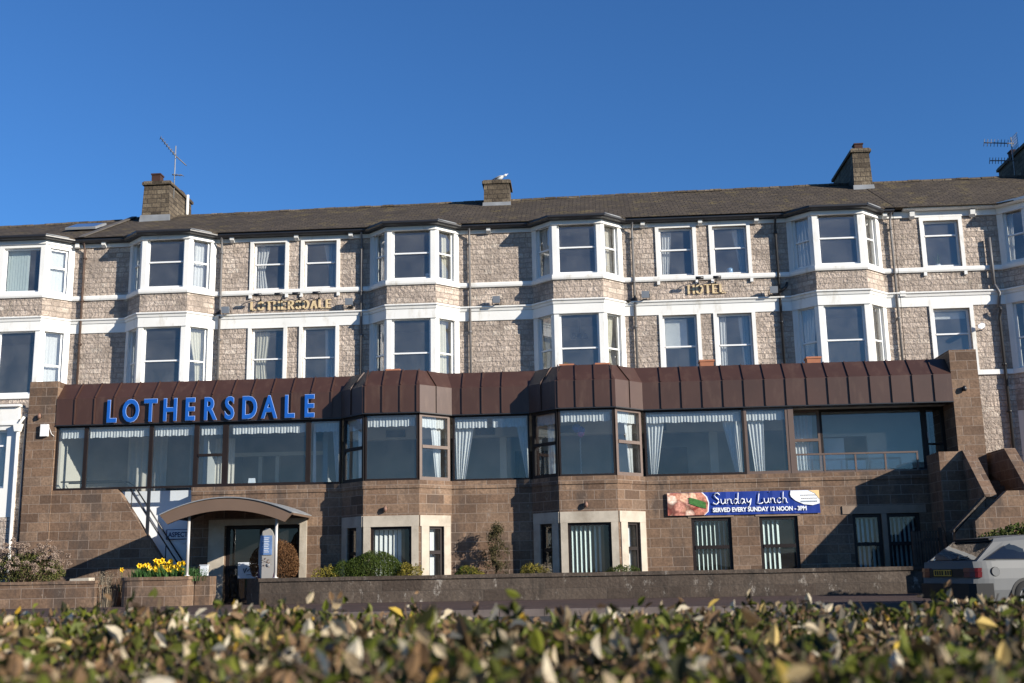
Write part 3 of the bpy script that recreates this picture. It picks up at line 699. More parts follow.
    def seam(p0, p1, u):
        F, L = frame_of(p0, p1); b = MB(); w = .016
        for (d0, z0), (d1, z1) in (((-.08, 5.322), (-.08, 6.10)), ((-.08, 6.10), (.38, 6.62))):
            n = Vector((z1-z0, -(d1-d0))).normalized()*-.034
            b.hexa([fpt(F, u-w, d0, z0), fpt(F, u+w, d0, z0), fpt(F, u+w, d0+n.x, z0+n.y), fpt(F, u-w, d0+n.x, z0+n.y), fpt(F, u-w, d1, z1), fpt(F, u+w, d1, z1), fpt(F, u+w, d1+n.x, z1+n.y), fpt(F, u-w, d1+n.x, z1+n.y)])
        return b.build('standing_seam', 'fascia_metal', fa)
    x = -15.2
    while x < -7.3: seam((-15.78, YE), (-7.06, YE), x+15.78); x += .601
    for i, us in ((1, (.56,)), (2, (.05, .56, 1.08, 1.56)), (3, (.56,)), (4, (.35, .93, 1.52)), (5, (.56,)), (6, (.05, .56, 1.10, 1.60)), (7, (.56,))):
        for u in us: seam(EX[i], EX[i+1], u)
    x = 2.35
    while x < 10.5: seam(EX[8], EX[9], x-1.77); x += .601
    one('flat_roof', 'flat_roof', lambda b: (b.box(-15.78, 10.66, YE+.52, 36.97, 6.42, 6.56), b.box(-6.1, -4.8, 32.25, 33.0, 6.40, 6.55), b.box(-.55, .8, 32.25, 33.0, 6.40, 6.55)), r)
    one('ceiling', 'interior_cream', lambda b: (b.box(-15.78, 6.1, YE+.2, 36.9, 5.30, 5.40), b.box(-6.2, -4.75, 31.9, YE+.19, 5.30, 5.40), b.box(-.6, .85, 31.9, YE+.19, 5.30, 5.40), b.box(6.11, 10.66, YE+.02, 36.9, 5.31, 5.41)), r)
    one('floor_slab', 'carpet', lambda b: (b.box(-11.45, 6.1, YE+.3, 36.9, 3.05, 3.30), b.box(-6.2, -4.75, 32.0, YE+.29, 3.05, 3.30), b.box(-.6, .85, 32.0, YE+.29, 3.05, 3.30), b.box(6.12, 10.6, 33.5, 36.9, 3.05, 3.30)), r)
    one('interior_wall', 'interior_blue', lambda b: (b.box(-11.3, 10.6, 36.6, 36.75, 3.31, 5.29), b.box(-11.4, -11.3, 33.0, 36.59, 3.31, 5.29), b.box(-7.9, -7.75, 33.6, 36.59, 3.31, 5.29), b.box(6.5, 6.6, 35.2, 36.59, 3.31, 5.29)), r)
    one('interior_beam', 'interior_cream', lambda b: (b.box(-7.7, 6.4, 34.5, 34.75, 4.86, 5.29), b.box(-2.55, -2.35, 34.5, 34.7, 3.31, 4.85), b.box(3.9, 4.15, 34.5, 34.7, 3.31, 4.85), b.box(-11.2, -8.0, 35.0, 35.1, 4.5, 4.62), b.box(-10.3, -10.18, 35.0, 35.1, 3.31, 4.49), b.box(-9.75, -9.63, 35.0, 35.1, 3.31, 4.49)), r)
    one('interior_panel', 'interior_dark', lambda b: (b.box(-6.1, -5.5, 34.44, 34.49, 4.93, 5.15), b.box(-3.3, -2.7, 34.44, 34.49, 4.93, 5.15), b.box(-.7, -.1, 34.44, 34.49, 4.93, 5.15), b.box(2.0, 2.6, 34.44, 34.49, 4.93, 5.15), b.box(-5.2, -4.3, 36.5, 36.59, 3.31, 4.7), b.box(-2.2, -1.0, 36.5, 36.59, 3.31, 4.6), b.box(1.5, 3.4, 36.5, 36.59, 3.31, 4.6)), r)
    one('lounge_partition', 'interior_cream', lambda b: (b.box(6.62, 7.4, 34.7, 34.8, 3.31, 5.29), b.box(8.7, 10.6, 34.7, 34.8, 3.31, 5.29), b.box(7.401, 8.699, 34.7, 34.8, 4.62, 5.29)), r)
    one('lounge_door', 'stair_white', lambda b: (b.box(7.45, 8.05, 34.9, 34.95, 3.31, 4.6), b.box(8.12, 8.66, 34.9, 34.95, 3.31, 3.9)), r)
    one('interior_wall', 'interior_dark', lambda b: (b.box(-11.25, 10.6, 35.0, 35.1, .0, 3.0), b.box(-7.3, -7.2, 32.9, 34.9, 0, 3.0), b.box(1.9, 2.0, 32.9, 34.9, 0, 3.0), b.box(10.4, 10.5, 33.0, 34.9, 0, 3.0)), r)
    # open stair in the left corner: white back wall, stone steps, rails, post
    one('stair_wall', 'stair_white', lambda b: b.box(-15.70, -11.30, 33.25, 33.4, 0, 3.34), r)
    one('interior_wall', 'taupe', lambda b: b.box(-15.78, -11.30, 34.6, 34.75, 3.2, 5.29), r)
    one('interior_wall', 'interior_cream', lambda b: b.box(-15.782, -15.72, YE+.26, 34.59, 3.2, 5.29), r)
    one('floor_slab', 'interior_dark', lambda b: b.box(-15.70, -11.41, 33.41, 34.59, 3.1, 3.3), r)
    one('stair_side_wall', 'brown_stone', lambda b: b.box(-11.545, -11.31, 32.79, 33.24, 0, 3.30), r)
    one('staircase', 'pale_dressing', lambda b: [b.box(-14.15+.21*i, -14.15+.21*i+.209, 32.76, 33.24, 0, 2.85-.28*i) for i in range(10)]+[b.box(-15.69, -14.152, 32.76, 33.24, 2.9, 3.05)], r)
    for y, o in ((32.62, .0), (33.15, .12)):
        one('handrail', 'black_metal', lambda b: (b.tube([(-15.6, y, 3.62), (-13.75, y, 3.62), (-13.55, y, 3.50), (-11.7, y, .85)], .022, 8), b.tube([(-13.4, y, 3.28), (-13.4, y, 2.6)] if y < 33 else [(-13.4, y, 3.28), (-13.4, 33.24, 3.24)], .016, 6), b.tube([(-12.3, y, 1.71), (-12.3, y+.001, 1.2)] if y < 33 else [(-12.3, y, 1.71), (-12.3, 33.24, 1.68)], .016, 6)), r)
    one('post', 'black_metal', lambda b: b.box(-12.90, -12.82, 32.52, 32.60, 0, 3.362), r)
    # entrance: pale stone surround, dark glazed doors
    one('door_surround', 'pale_dressing', lambda b: (b.box(-10.98, -10.513, YE-.05, YE+.05, 0, 2.40), b.box(-8.278, -8.07, YE-.05, YE+.05, 0, 2.40), b.box(-10.512, -8.279, YE-.05, YE+.05, 2.222, 2.40)), r)
    F = ((-10.51, YE+.12), (1, 0))
    for a, c in ((.01, 1.10), (1.11, 2.22)):
        d = sash(r, F, a, c, .02, 2.21, 'dark_frame', 'street_glass', inset=.02, fw=.10, rails=(1.02,), railw=.09, depth=.06, name='door')
        one('handle', 'steel_post', lambda b: b.tube([fpt(F, (a+.07) if a > .5 else (c-.07), -.02, .95), fpt(F, (a+.07) if a > .5 else (c-.07), -.02, 1.25)], .014, 6), d)
    # balcony rail with glass panels, at the front of the recess
    F = ((6.12, YE+.05), (1, 0)); b = MB(); us = [0, .80, 1.68, 2.52, 3.42]
    for u in us: b.fbox(F, u-.025, u+.025, 0, .05, 3.365, 3.87)
    b.fbox(F, -.025, 3.445, -.01, .06, 3.871, 3.92); b.fbox(F, .026, 3.394, .005, .045, 3.366, 3.41)
    rl = b.build('balcony_rail', 'brown_frame', r)
    for a, c in zip(us, us[1:]): one('pane', 'restaurant_glass', lambda g: g.fbox(F, a+.03, c-.03, .02, .028, 3.415, 3.868), rl)
    return r
EXT = extension()

# ------------------------------------------------------------------ curtains, valances and blinds
def fr_bay(cx, i): P = bay_path(cx); return frame_of(P[i], P[i+1])
BN = {-14.15: 'bay over the blue L', -5.60: 'bay right of gold LOTHERSDALE', .03: 'bay above the balloon window', 8.72: 'bay below the tall dark chimney'}
def curtains():
    up, lo = (10.55, 12.28), (6.97, 9.12)
    for cx, i, fl, top, bot, mid, mat, look in [
        (-14.15, 0, up, (.25, .80), (.25, .75), None, 'curtain_warm', 'shaded pale curtain'), (-14.15, 2, up, (.35, .72), (.30, .72), None, 'net_white', 'narrow white curtain'),
        (-14.15, 0, lo, (.25, .80), (.25, .75), None, 'net_white', 'shaded white curtain'), (-14.15, 2, lo, (.28, .78), (.55, .80), (.50, .80), 'curtain_cream', 'swept-back cream curtain'),
        (-5.60, 0, up, (.30, .84), (.35, .84), None, 'curtain_cream', 'full cream curtain'), (-5.60, 2, up, (.48, .72), (.50, .72), None, 'curtain_cream', 'slim cream curtain'),
        (-5.60, 0, lo, (.35, .82), (.35, .80), None, 'net_white', 'pale curtain'), (-5.60, 2, lo, (.15, .66), (.15, .70), None, 'curtain_cream', 'broad cream curtain'),
        (.03, 0, up, (.24, .80), (.30, .84), (.40, .80), 'curtain_warm', 'tied pale curtain'), (.03, 2, up, (.16, .74), (.22, .76), None, 'curtain_warm', 'full beige curtain'),
        (.03, 0, lo, (.24, .84), (.35, .80), (.42, .78), 'curtain_cream', 'tied cream curtain'), (.03, 2, lo, (.16, .74), (.30, .74), (.16, .56), 'curtain_cream', 'gathered cream curtain'),
        (8.72, 0, up, (.28, .70), (.28, .80), None, 'net_white', 'sheer white curtain'), (8.72, 2, up, (.18, .74), (.18, .76), None, 'curtain_warm', 'full beige curtain'),
        (8.72, 0, lo, (.26, .80), (.30, .60), (.30, .62), 'net_white', 'swept-back white curtain'), (8.72, 2, lo, (.18, .76), (.18, .78), None, 'curtain_warm', 'plain beige curtain')]:
        F, L = fr_bay(cx, i)
        drape(F, .21 if i == 0 else .30, top, bot, fl[0], fl[1], 'net_white' if i == 0 else mat, f"{look}, {'upper' if fl is up else 'lower'} {'shaded' if i == 0 else 'sunny'} side of {BN[cx]}", mid=mid)
    F = ((0, W), (1, 0))
    for top, bot, mid, fl, mat, lab in [
        ((-11.2, -10.75), (-11.2, -10.8), (-11.2, -10.92), up, 'net_white', 'white curtain drawn to one side of the window above the gold L'),
        ((-8.85, -8.40), (-8.62, -8.40), (-8.66, -8.40), up, 'net_white', 'grey-blue curtain in the window above the gold letters DALE'),
        ((-11.2, -10.7), (-11.2, -10.7), (-11.2, -10.82), lo, 'curtain_cream', 'cream curtain in the window below the gold LO letters'),
        ((-8.75, -8.38), (-8.7, -8.38), None, lo, 'net_white', 'faint curtain in the window below the gold letters DALE'),
        ((2.9, 3.3), (2.9, 3.15), None, up, 'net_white', 'white and pink curtain in the first window above the HOTEL letters'),
        ((5.35, 5.74), (5.58, 5.74), (5.5, 5.74), up, 'net_white', 'shaded curtain in the window above the final HOTEL letters, beside a blue jar'),
        ((4.74, 5.0), (4.74, 4.95), None, lo, 'net_white', 'narrow white curtain in the window below the HOTEL letters, opposite a shaded one'),
        ((5.4, 5.74), (5.55, 5.74), None, lo, 'net_white', 'blue-shaded curtain in the window below the HOTEL letters, opposite a white one')]:
        drape(F, .30, top, bot, fl[0], fl[1], mat, lab, mid=mid)
    tag(one('roller_blind', 'blind_white', lambda b: (b.box(2.9, 3.66, 37.28, 37.285, 8.06, 9.0), b.tube([(2.9, 37.28, 9.02), (3.66, 37.28, 9.02)], .03, 8), b.box(2.9, 3.66, 37.275, 37.29, 8.03, 8.06)), loc=(3.3, 37.28, 8.1)), 'white roller blind half down in the first window below the HOTEL letters', 'blind')
    tag(one('roller_blind', 'blind_white', lambda b: (b.box(11.84, 12.9, 37.28, 37.285, 8.75, 9.0), b.tube([(11.84, 37.28, 9.02), (12.9, 37.28, 9.02)], .03, 8)), loc=(12.4, 37.28, 8.8)), 'blind pulled down a little way in the window behind the tall right-hand pillar', 'blind')
    # left house
    F, L = fr_bay(-19.25, 1); slats(F, .30, .2, 1.02, 10.56, 12.25, 'blind_aqua', 'pale vertical blind part drawn in the big top window of the left-hand house', tilt=12, pitch=.1)
    F, L = fr_bay(-19.25, 2); drape(F, .24, (.16, .80), (.16, .80), 10.55, 12.25, 'blind_white', 'plain white blind filling the side top window of the left-hand house', 'window_blind', 'blind', amp=.004)
    drape(F, .30, (.16, .80), (.16, .80), 7.0, 9.12, 'net_white', 'grey-white net in the lower side window of the left-hand house', 'net_curtain', 'net curtain', amp=.01)
    F = ((-22.0, 32.50), (1, 0)); drape(F, .3, (3.0, 4.66), (3.0, 4.66), 3.5, 5.18, 'net_white', 'white net in the street-level window beside the white downpipe', 'net_curtain', 'net curtain', amp=.02, freq=5)
    F, L = fr_bay(15.72, 0); drape(F, .30, (.22, .42), (.22, .34), 10.55, 12.25, 'net_white', 'thin white curtain in the upper bay at the far right edge'); drape(F, .30, (.4, .7), (.35, .66), 7.0, 9.1, 'curtain_warm', 'beige curtain in the lower bay at the far right edge')
    # restaurant valances
    F = ((0, YE), (1, 0)); A = [(-15.70, -14.93, 'above the stair landing'), (-14.78, -12.93, 'under the blue letters OT'), (-12.78, -11.6, 'under the blue letter H'), (-11.38, -10.72, 'under the blue letters ER'), (-10.42, -8.22, 'under the blue letters SDA'), (-7.95, -7.2, 'just right of the blue sign'),
        (-3.72, -2.78, 'between the two bays, sunlit half'), (-2.62, -1.62, 'between the two bays, shaded half'), (1.87, 4.62, 'in the wide pane above the Sunday Lunch banner'), (4.80, 5.92, 'in the narrow pane beside the balcony')]
    for a, c, s in A: drape(F, .16, (a, c), (a, c), 4.93, 5.19, 'net_white', f'white gathered valance {s}', 'valance', 'valance', amp=.013, freq=11, rows=3)
    for i, nm in ((1, 'left-hand'), (5, 'balloon')):
        for k, s in enumerate(('shaded side', 'front', 'sunny side')):
            F2, L = frame_of(EX[i+k], EX[i+k+1]); a, c = (.12, L-.12) if k != 1 else (.10, L-.14)
            drape(F2, .16, (a, c), (a, c), 4.90 if k != 1 else 4.93, 5.20, 'net_white', f'white gathered valance in the {s} pane of the {nm} restaurant bay', 'valance', 'valance', amp=.013, freq=11, rows=3)
            if k != 1:
                t, bt = ((.42, .72), (.45, .72)) if k == 0 else ((.62, .98), (.80, .96))
                drape(F2, .27, t, bt, 3.42, 5.0, 'net_white', f'white drape in the {s} pane of the {nm} restaurant bay')
    for top, bot, mid, lab in [((-3.74, -3.18), (-3.70, -3.45), None, 'sunlit white drape between the restaurant bays'), ((-1.92, -1.60), (-1.66, -1.58), None, 'blue-shaded drape between the restaurant bays'),
        ((1.90, 2.42), (1.98, 2.16), None, 'white drape right of the balloon bay'), ((4.10, 4.62), (4.42, 4.62), None, 'white drape at the right end of the wide pane above the banner'), ((4.84, 5.30), (4.98, 5.26), None, 'white drape in the narrow pane beside the balcony'),
        ((-7.42, -7.20), (-7.30, -7.18), None, 'blue-shaded drape just right of the blue sign'), ((-8.0, -7.93), (-8.0, -7.90), None, 'slim lit edge of drape under the last blue E')]:
        drape(F, .30, top, bot, 3.42, 4.98, 'net_white', lab, mid=mid)
    F3 = ((6.12, 33.4), (1, 0)); drape(F3, .22, (.12, .75), (.2, .7), 3.5, 5.15, 'net_white', 'white drape behind the narrow balcony window')
    drape(((0, 34.1), (1, 0)), 0, (-14.2, -12.95), (-14.2, -12.95), 3.32, 5.1, 'curtain_taupe', 'wide grey-beige drape behind the pane under the blue letter O', amp=.04, freq=5)
    drape(((0, 34.1), (1, 0)), 0, (-12.2, -11.6), (-12.2, -11.6), 3.32, 5.1, 'curtain_taupe', 'grey-beige drape behind the pane under the blue letter H', amp=.04, freq=5)
    drape(((0, 33.6), (1, 0)), .2, (-11.3, -10.7), (-11.3, -10.7), 3.35, 4.95, 'curtain_warm', 'grey-beige drape behind the small pane under the blue letters ER', amp=.03)
    # street-level louvre blinds
    for i, nm in ((1, 'left-hand'), (5, 'right-hand')):
        F2, L = frame_of(EX[i+1], EX[i+2]); slats(F2, .30, .30, (1.05 if i == 1 else 1.22), .5, 1.98, 'blind_aqua' if i == 5 else 'blind_white', f'white vertical blind in the front street-level window of the {nm} bay', tilt=25 if i == 1 else 55)
        F2, L = frame_of(EX[i+2], EX[i+3]); drape(F2, .28, (.42, .76), (.42, .76), .5, 1.98, 'blind_white', f'plain pale blind in the narrow sunny street-level window of the {nm} bay', 'window_blind', 'blind', amp=.004)
        F2, L = frame_of(EX[i], EX[i+1]); drape(F2, .28, (.50, .76), (.50, .76), .5, 1.98, 'blind_white', f'pale blind in the narrow shaded street-level window of the {nm} bay', 'window_blind', 'blind', amp=.004)
    F2 = ((1.77, YE), (1, 0))
    for a, c, m, tl, lab in ((1.42, 2.30, 'blind_aqua', 62, 'aqua vertical blind in the window under the left half of the banner'), (3.30, 3.85, 'blind_aqua', 45, 'half-drawn vertical blind in the window under the right half of the banner'),
                         (5.95, 6.55, 'blind_aqua', 40, 'shaded vertical blind in the window left of the stone mullion'), (6.85, 7.6, 'blind_aqua', 45, 'shaded vertical blind in the window right of the stone mullion')):
        slats(F2, .26, a, c, .5, 2.05, m, lab, tilt=tl)
curtains()

# ------------------------------------------------------------------ signs and wall fittings
def letter_strokes(ch):
    return {'L': (.62, [[(0, 0), (0, 1)], [(0, 0), (.62, 0)]]), 'T': (.72, [[(.36, 0), (.36, 1)], [(0, 1), (.72, 1)]]), 'H': (.70, [[(0, 0), (0, 1)], [(.7, 0), (.7, 1)], [(0, .5), (.7, .5)]]),
        'E': (.60, [[(0, 0), (0, 1)], [(0, 0), (.6, 0)], [(0, .5), (.5, .5)], [(0, 1), (.6, 1)]]), 'A': (.78, [[(0, 0), (.39, 1)], [(.78, 0), (.39, 1)], [(.16, .36), (.62, .36)]]),
        'O': (.78, [[(.39+.39*math.cos(t), .5+.5*math.sin(t)) for t in [2*math.pi*i/20 for i in range(21)]]]),
        'D': (.72, [[(0, 0), (0, 1)], [(0, 1), (.3, 1)]+[(.3+.42*math.sin(t), .5+.5*math.cos(t)) for t in [math.pi*i/10 for i in range(1, 10)]]+[(.3, 0), (0, 0)]]),
        'R': (.68, [[(0, 0), (0, 1)], [(0, 1), (.35, 1)]+[(.35+.25*math.sin(t), .75+.25*math.cos(t)) for t in [math.pi*i/8 for i in range(1, 8)]]+[(.35, .5), (0, .5)], [(.3, .5), (.68, 0)]]),
        'S': (.62, [[(.6, .80), (.5, .95), (.31, 1), (.1, .94), (.02, .78), (.08, .62), (.31, .52), (.54, .40), (.60, .22), (.52, .06), (.31, 0), (.10, .05), (.0, .2)]])}[ch]
def gold_sign(text, x, z, h, gap, label, loc, extra):
    r = thing('hotel_name_sign', label, 'sign', loc); y = W-.055; t = .054
    for ch in text:
        w, st = letter_strokes(ch); b = MB(); kk = 0
        for pl in st:
            for (ax, az), (bx, bz) in zip(pl, pl[1:]):
                p = Vector((x+ax*h*.82, y, z+az*h)); q = Vector((x+bx*h*.82, y, z+bz*h)); d = (q-p); tt = t*(1.25 if abs(d.z) > abs(d.x) else .6)
                n = Vector((-d.z, 0, d.x)).normalized()*tt/2; e = d.normalized()*t*.3
                kk += 1; o = Vector((0, -.0016*(kk % 2)-.0007*(kk//2 % 5), 0)); b.extrude([p-n-e+o, q-n+e+o, q+n+e+o, p+n-e+o], (0, .035, 0))
        for pl in st:
            for (px, pz) in (pl[0], pl[-1]):
                if ch in 'LTHADR' and pz in (0, 1) : b.box(x+px*h*.82-.036, x+px*h*.82+.036, y-.009, y+.030, z+pz*h-.011, z+pz*h+.011)
        b.box(x+.02, x+.04, y+.036, W-.002, z+.05, z+.08); b.box(x+w*h*.82-.05, x+w*h*.82-.03, y+.036, W-.002, z+.05, z+.08)
        b.build('letter', 'gold_letter', r, uv=False); x += w*h*.82+gap
    return r
def swan_lamp(x, z, label, group):
    r = thing('sign_lamp', label, 'lamp', (x, W, z), group=group)
    one('bracket_arm', 'black_metal', lambda b: (b.tube([(x, W-.06, z-.12), (x, W-.18, z+.02), (x, W-.34, z+.05), (x, W-.44, z-.01)], .014, 6), b.lathe([(0, 0), (.04, 0), (.04, .06), (0, .06)], (x, W-.06, z-.12), 8, (0, 1, 0))), r)
    one('lamp_shade', 'black_metal', lambda b: b.tube([(x-.13, W-.46, z-.03), (x+.13, W-.46, z-.03)], .055, 10), r)
def floodlight(x, z, label, g='floodlights on the hotel wall'):
    r = thing('floodlight', label, 'floodlight', (x, W, z), group=g)
    one('lamp_body', 'lamp_grey', lambda b: b.hexa([(x-.13, W-.34, z-.14), (x+.13, W-.34, z-.14), (x+.11, W-.2, z-.12), (x-.11, W-.2, z-.12), (x-.13, W-.38, z+.08), (x+.13, W-.38, z+.08), (x+.11, W-.22, z+.10), (x-.11, W-.22, z+.10)]), r, bevel=.015)
    one('bracket', 'black_metal', lambda b: (b.tube([(x-.145, W-.28, z), (x-.145, W-.06, z-.16), (x-.05, W-.01, z-.16)], .013, 6), b.tube([(x+.145, W-.28, z), (x+.145, W-.06, z-.16), (x+.05, W-.01, z-.16)], .013, 6), b.box(x-.07, x+.07, W-.03, W-.002, z-.2, z-.1)), r)
def signs():
    # blue LOTHERSDALE letters, one per metal panel
    r = thing('restaurant_sign', 'large blue capital letters LOTHERSDALE across the brown metal fascia', 'sign', (-11, 32.3, 5.35))
    x = -14.24; yy = YE-.08
    for ch in 'LOTHERSDALE':
        cx = x+.19
        fl = text_obj('letter', ch, .93, 'blue_letter', r, (cx, yy-.082, 5.36), .010, .018, .70, 'CENTER')
        text_obj('letter_edge', ch, .93, 'letter_edge', fl, (cx, yy-.072, 5.36), .005, .030, .70, 'CENTER')
        one('standoff', 'black_metal', lambda b: (b.box(cx-.10, cx-.07, yy-.07, yy-.001, 5.42, 5.45), b.box(cx-.10, cx-.07, yy-.07, yy-.001, 5.85, 5.88)), fl)
        x += .601
    gold_sign('LOTHERSDALE', -11.28, 9.77, .28, .107, 'gold capital letters LOTHERSDALE on the pale stone between two window pairs', (-9.9, W, 9.77), 0)
    gold_sign('HOTEL', 3.76, 9.84, .29, .10, 'gold capital letters HOTEL on the pale stone wall', (4.4, W, 9.84), 0)
    for x, s in ((-10.95, 'first of four over the gold LOTHERSDALE, by the L'), (-10.22, 'second of four over the gold LOTHERSDALE, by the H'), (-9.6, 'third of four over the gold LOTHERSDALE, by the S'), (-8.9, 'last of four over the gold LOTHERSDALE, by the A')): swan_lamp(x, 10.23, 'small black sign lamp, '+s, 'lamps over the gold letters')
    for x, s in ((4.1, 'over the O of the gold HOTEL'), (4.68, 'over the E of the gold HOTEL')): swan_lamp(x, 10.30, 'small black sign lamp '+s, 'lamps over the gold letters')
    for x, z, s in ((-12.10, 9.77, 'left of the gold LOTHERSDALE letters'), (-7.80, 9.92, 'right of the gold LOTHERSDALE letters'), (-2.75, 9.82, 'between the two middle bays'), (2.28, 9.82, 'left of the gold HOTEL letters'), (6.55, 9.84, 'right of the gold HOTEL letters')): floodlight(x, z, 'grey floodlight on the stone wall '+s)
    # banner
    r = thing('banner', 'blue Sunday Lunch banner with a roast dinner photo on the brown stone', 'banner', (4.5, YE, 2.2))
    x0, x1, z0, z1 = 2.38, 6.68, 2.225, 2.875; y = YE-.045
    def cloth_(b):
        n = 36
        for i in range(n):
            a, c = x0+(x1-x0)*i/n, x0+(x1-x0)*(i+1)/n; f = lambda x: y+.006*math.sin(x*9)+.004*math.sin(x*23)
            P = [(a, f(a), z0), (c, f(c), z0), (c, f(c), z1), (a, f(a), z1)]; Q = [(p[0], p[1]+.006, p[2]) for p in P]
            b.facen(P, (0, -1, 0), True); b.facen(Q, (0, 1, 0), True); b.facen([P[3], P[2], Q[2], Q[3]], (0, 0, 1)); b.facen([P[0], P[1], Q[1], Q[0]], (0, 0, -1))
    sh = one('banner_sheet', 'banner_blue', cloth_, r)
    yb = y-.020
    def slab(poly, dy, mat, nm):
        one(nm, mat, lambda b: b.extrude([(px, yb-dy, pz) for px, pz in poly], (0, .006, 0)), r, uv=False)
    ell = lambda cx, cz, a, bb, n=20, t0=0, rot=0: [(cx+a*math.cos(t)*math.cos(rot)-bb*math.sin(t)*math.sin(rot), cz+a*math.cos(t)*math.sin(rot)+bb*math.sin(t)*math.cos(rot)) for t in [2*math.pi*i/n for i in range(n)]]
    clipx = lambda P: [(min(max(p, x0+.005), x1-.005), min(max(q, z0+.006), z1-.006)) for p, q in P]
    slab(clipx([(x0, z0), (x0+1.05, z0), (x0+1.16, z0+.1), (x0+1.19, z0+.35), (x0+1.14, z0+.52), (x0+1.02, z1), (x0, z1)]), .0, 'banner_white', 'photo_border')
    slab(clipx([(x0, z0), (x0+1.03, z0), (x0+1.13, z0+.1), (x0+1.16, z0+.35), (x0+1.10, z0+.52), (x0+.98, z1), (x0, z1)]), .007, 'food_print', 'photo')
    for k in range(4): slab(clipx(ell(x0+.86, z0+.28+.045*k, .27, .030, 16, 0, -.32)), .024+.002*(k % 2), 'bean_green', 'food')
    lg = clipx([(x1-.82, z1-.12), (x1-.80, z1), (x1, z1), (x1, z0+.27), (x1-.2, z0+.22), (x1-.45, z0+.25), (x1-.68, z0+.36), (x1-.79, z0+.46)])
    slab(lg, .004, 'banner_white', 'badge'); slab(clipx([(x1-.30, z1), (x1, z1), (x1, z1-.26), (x1-.12, z1-.10)]), .011, 'banner_amber', 'badge')
    for k, (a, w, zz) in enumerate(((.52, .40, .50), (.50, .42, .41), (.52, .44, .315))):
        xx = x1-a
        while xx < x1-a+w: 
            wd = random.uniform(.02, .045); one('badge', 'text_grey' if k == 2 else 'pale_dressing', lambda b: b.box(xx, xx+wd, yb-.016, yb-.010, z0+zz, z0+zz+(.035 if k == 2 else .018)), r, uv=False); xx += wd+.018
    text_obj('slogan', 'SERVED EVERY SUNDAY 12 NOON - 3PM', .168, 'banner_white', r, (x0+1.28, yb-.010, z0+.085), .003, .006, .865)
    # brush script drawn as strokes
    S = {'S': (.24, [[(.24, .30), (.18, .36), (.09, .35), (.05, .28), (.10, .22), (.19, .16), (.20, .07), (.12, .0), (.02, .02), (0, .07)]]), 'u': (.19, [[(0, .17), (.01, .05), (.06, 0), (.12, .04), (.15, .17)], [(.15, .17), (.15, .04), (.19, .01)]]),
        'n': (.19, [[(0, .17), (.01, 0)], [(.01, .08), (.07, .17), (.13, .15), (.14, .03), (.19, .0)]]), 'd': (.20, [[(.14, .14), (.08, .17), (.01, .11), (.02, .02), (.08, 0), (.14, .08)], [(.18, .36), (.15, .1), (.16, .02), (.20, .01)]]),
        'a': (.20, [[(.14, .14), (.08, .17), (.01, .11), (.02, .02), (.08, 0), (.14, .08), (.15, .16)], [(.15, .16), (.15, .04), (.20, .01)]]), 'y': (.18, [[(0, .17), (.02, .06), (.08, .04), (.14, .12)], [(.16, .17), (.12, -.02), (.06, -.12), (0, -.12)]]),
        'L': (.22, [[(.11, .38), (.08, .30), (.05, .12), (.02, .01)], [(.02, .01), (.08, -.01), (.15, 0), (.21, .03)]]), 'c': (.16, [[(.14, .14), (.08, .17), (.01, .10), (.03, .02), (.08, 0), (.15, .04)]]), 'h': (.19, [[(.05, .36), (.01, 0)], [(.02, .08), (.08, .17), (.13, .14), (.14, .03), (.19, 0)]])}
    x = x0+1.30
    for ch in 'Sunday Lunch':
        if ch == ' ': x += .12; continue
        w, st = S[ch]; b = MB()
        for pl in st: b.tube([(x+px*.80, yb-.011, z0+.30+pz*.88) for px, pz in pl], [.013]+[.016]*(len(pl)-2)+[.011], 6)
        b.build('script_letter', 'banner_white', r, uv=False); x += w*.80+.026
    for px in (x0+.08, x0+1.5, x0+2.9, x1-.08): one('eyelet', 'lead', lambda b: b.tube([(px, YE-.075, z1-.03), (px, YE-.002, z1-.03)], .012, 6), r, uv=False)
    # ASPECTS sign on the white stair wall
    r = thing('wall_sign', 'small ASPECTS sign in navy capitals on the white stair wall', 'sign', (-11.6, 33.2, 1.9))
    one('board', 'sign_white', lambda b: (b.box(-12.50, -11.57, 33.20, 33.245, 1.90, 2.16), b.extrude([(-12.2, 33.215, 1.872), (-11.8, 33.215, 1.872), (-12.0, 33.215, 1.74)], (0, .02, 0))), r)
    one('board_edge', 'navy', lambda b: (b.box(-12.525, -12.50, 33.195, 33.245, 1.88, 2.18), b.box(-12.50, -11.57, 33.196, 33.244, 1.875, 1.90), b.box(-12.50, -11.57, 33.196, 33.244, 2.16, 2.18)), r)
    text_obj('lettering', 'ASPECTS', .20, 'navy', r, (-12.46, 33.193, 1.955), .003, .004, .86)
    # board on the entrance door
    r = thing('door_sign', 'pale board with black swirl lettering on the entrance door', 'sign', (-9.6, 32.6, .75))
    one('board', 'sign_white', lambda b: b.box(-10.12, -9.20, 32.60, 32.625, .70, 1.16), r)
    one('swirl', 'black_metal', lambda b: (b.tube([(-9.95, 32.592, .98), (-9.92, 32.592, .86), (-9.86, 32.592, 1.0)], .018, 6), b.tube([(-9.84, 32.592, .90), (-9.76, 32.592, .98), (-9.70, 32.592, .88), (-9.60, 32.592, .97), (-9.53, 32.592, .89), (-9.42, 32.592, .96)], .016, 6), b.tube([(-9.80, 32.592, 1.03), (-9.65, 32.592, 1.08), (-9.50, 32.592, 1.07), (-9.38, 32.592, 1.02)], [.008, .022, .018, .006], 6), b.tube([(-9.86, 32.592, .80), (-9.6, 32.592, .82), (-9.45, 32.592, .80)], .008, 6)), r)
    # oval totem by the door
    r = thing('totem_sign', 'grey oval-topped freestanding menu board with a blue panel by the entrance', 'sign', (-8.80, 30.98, .5))
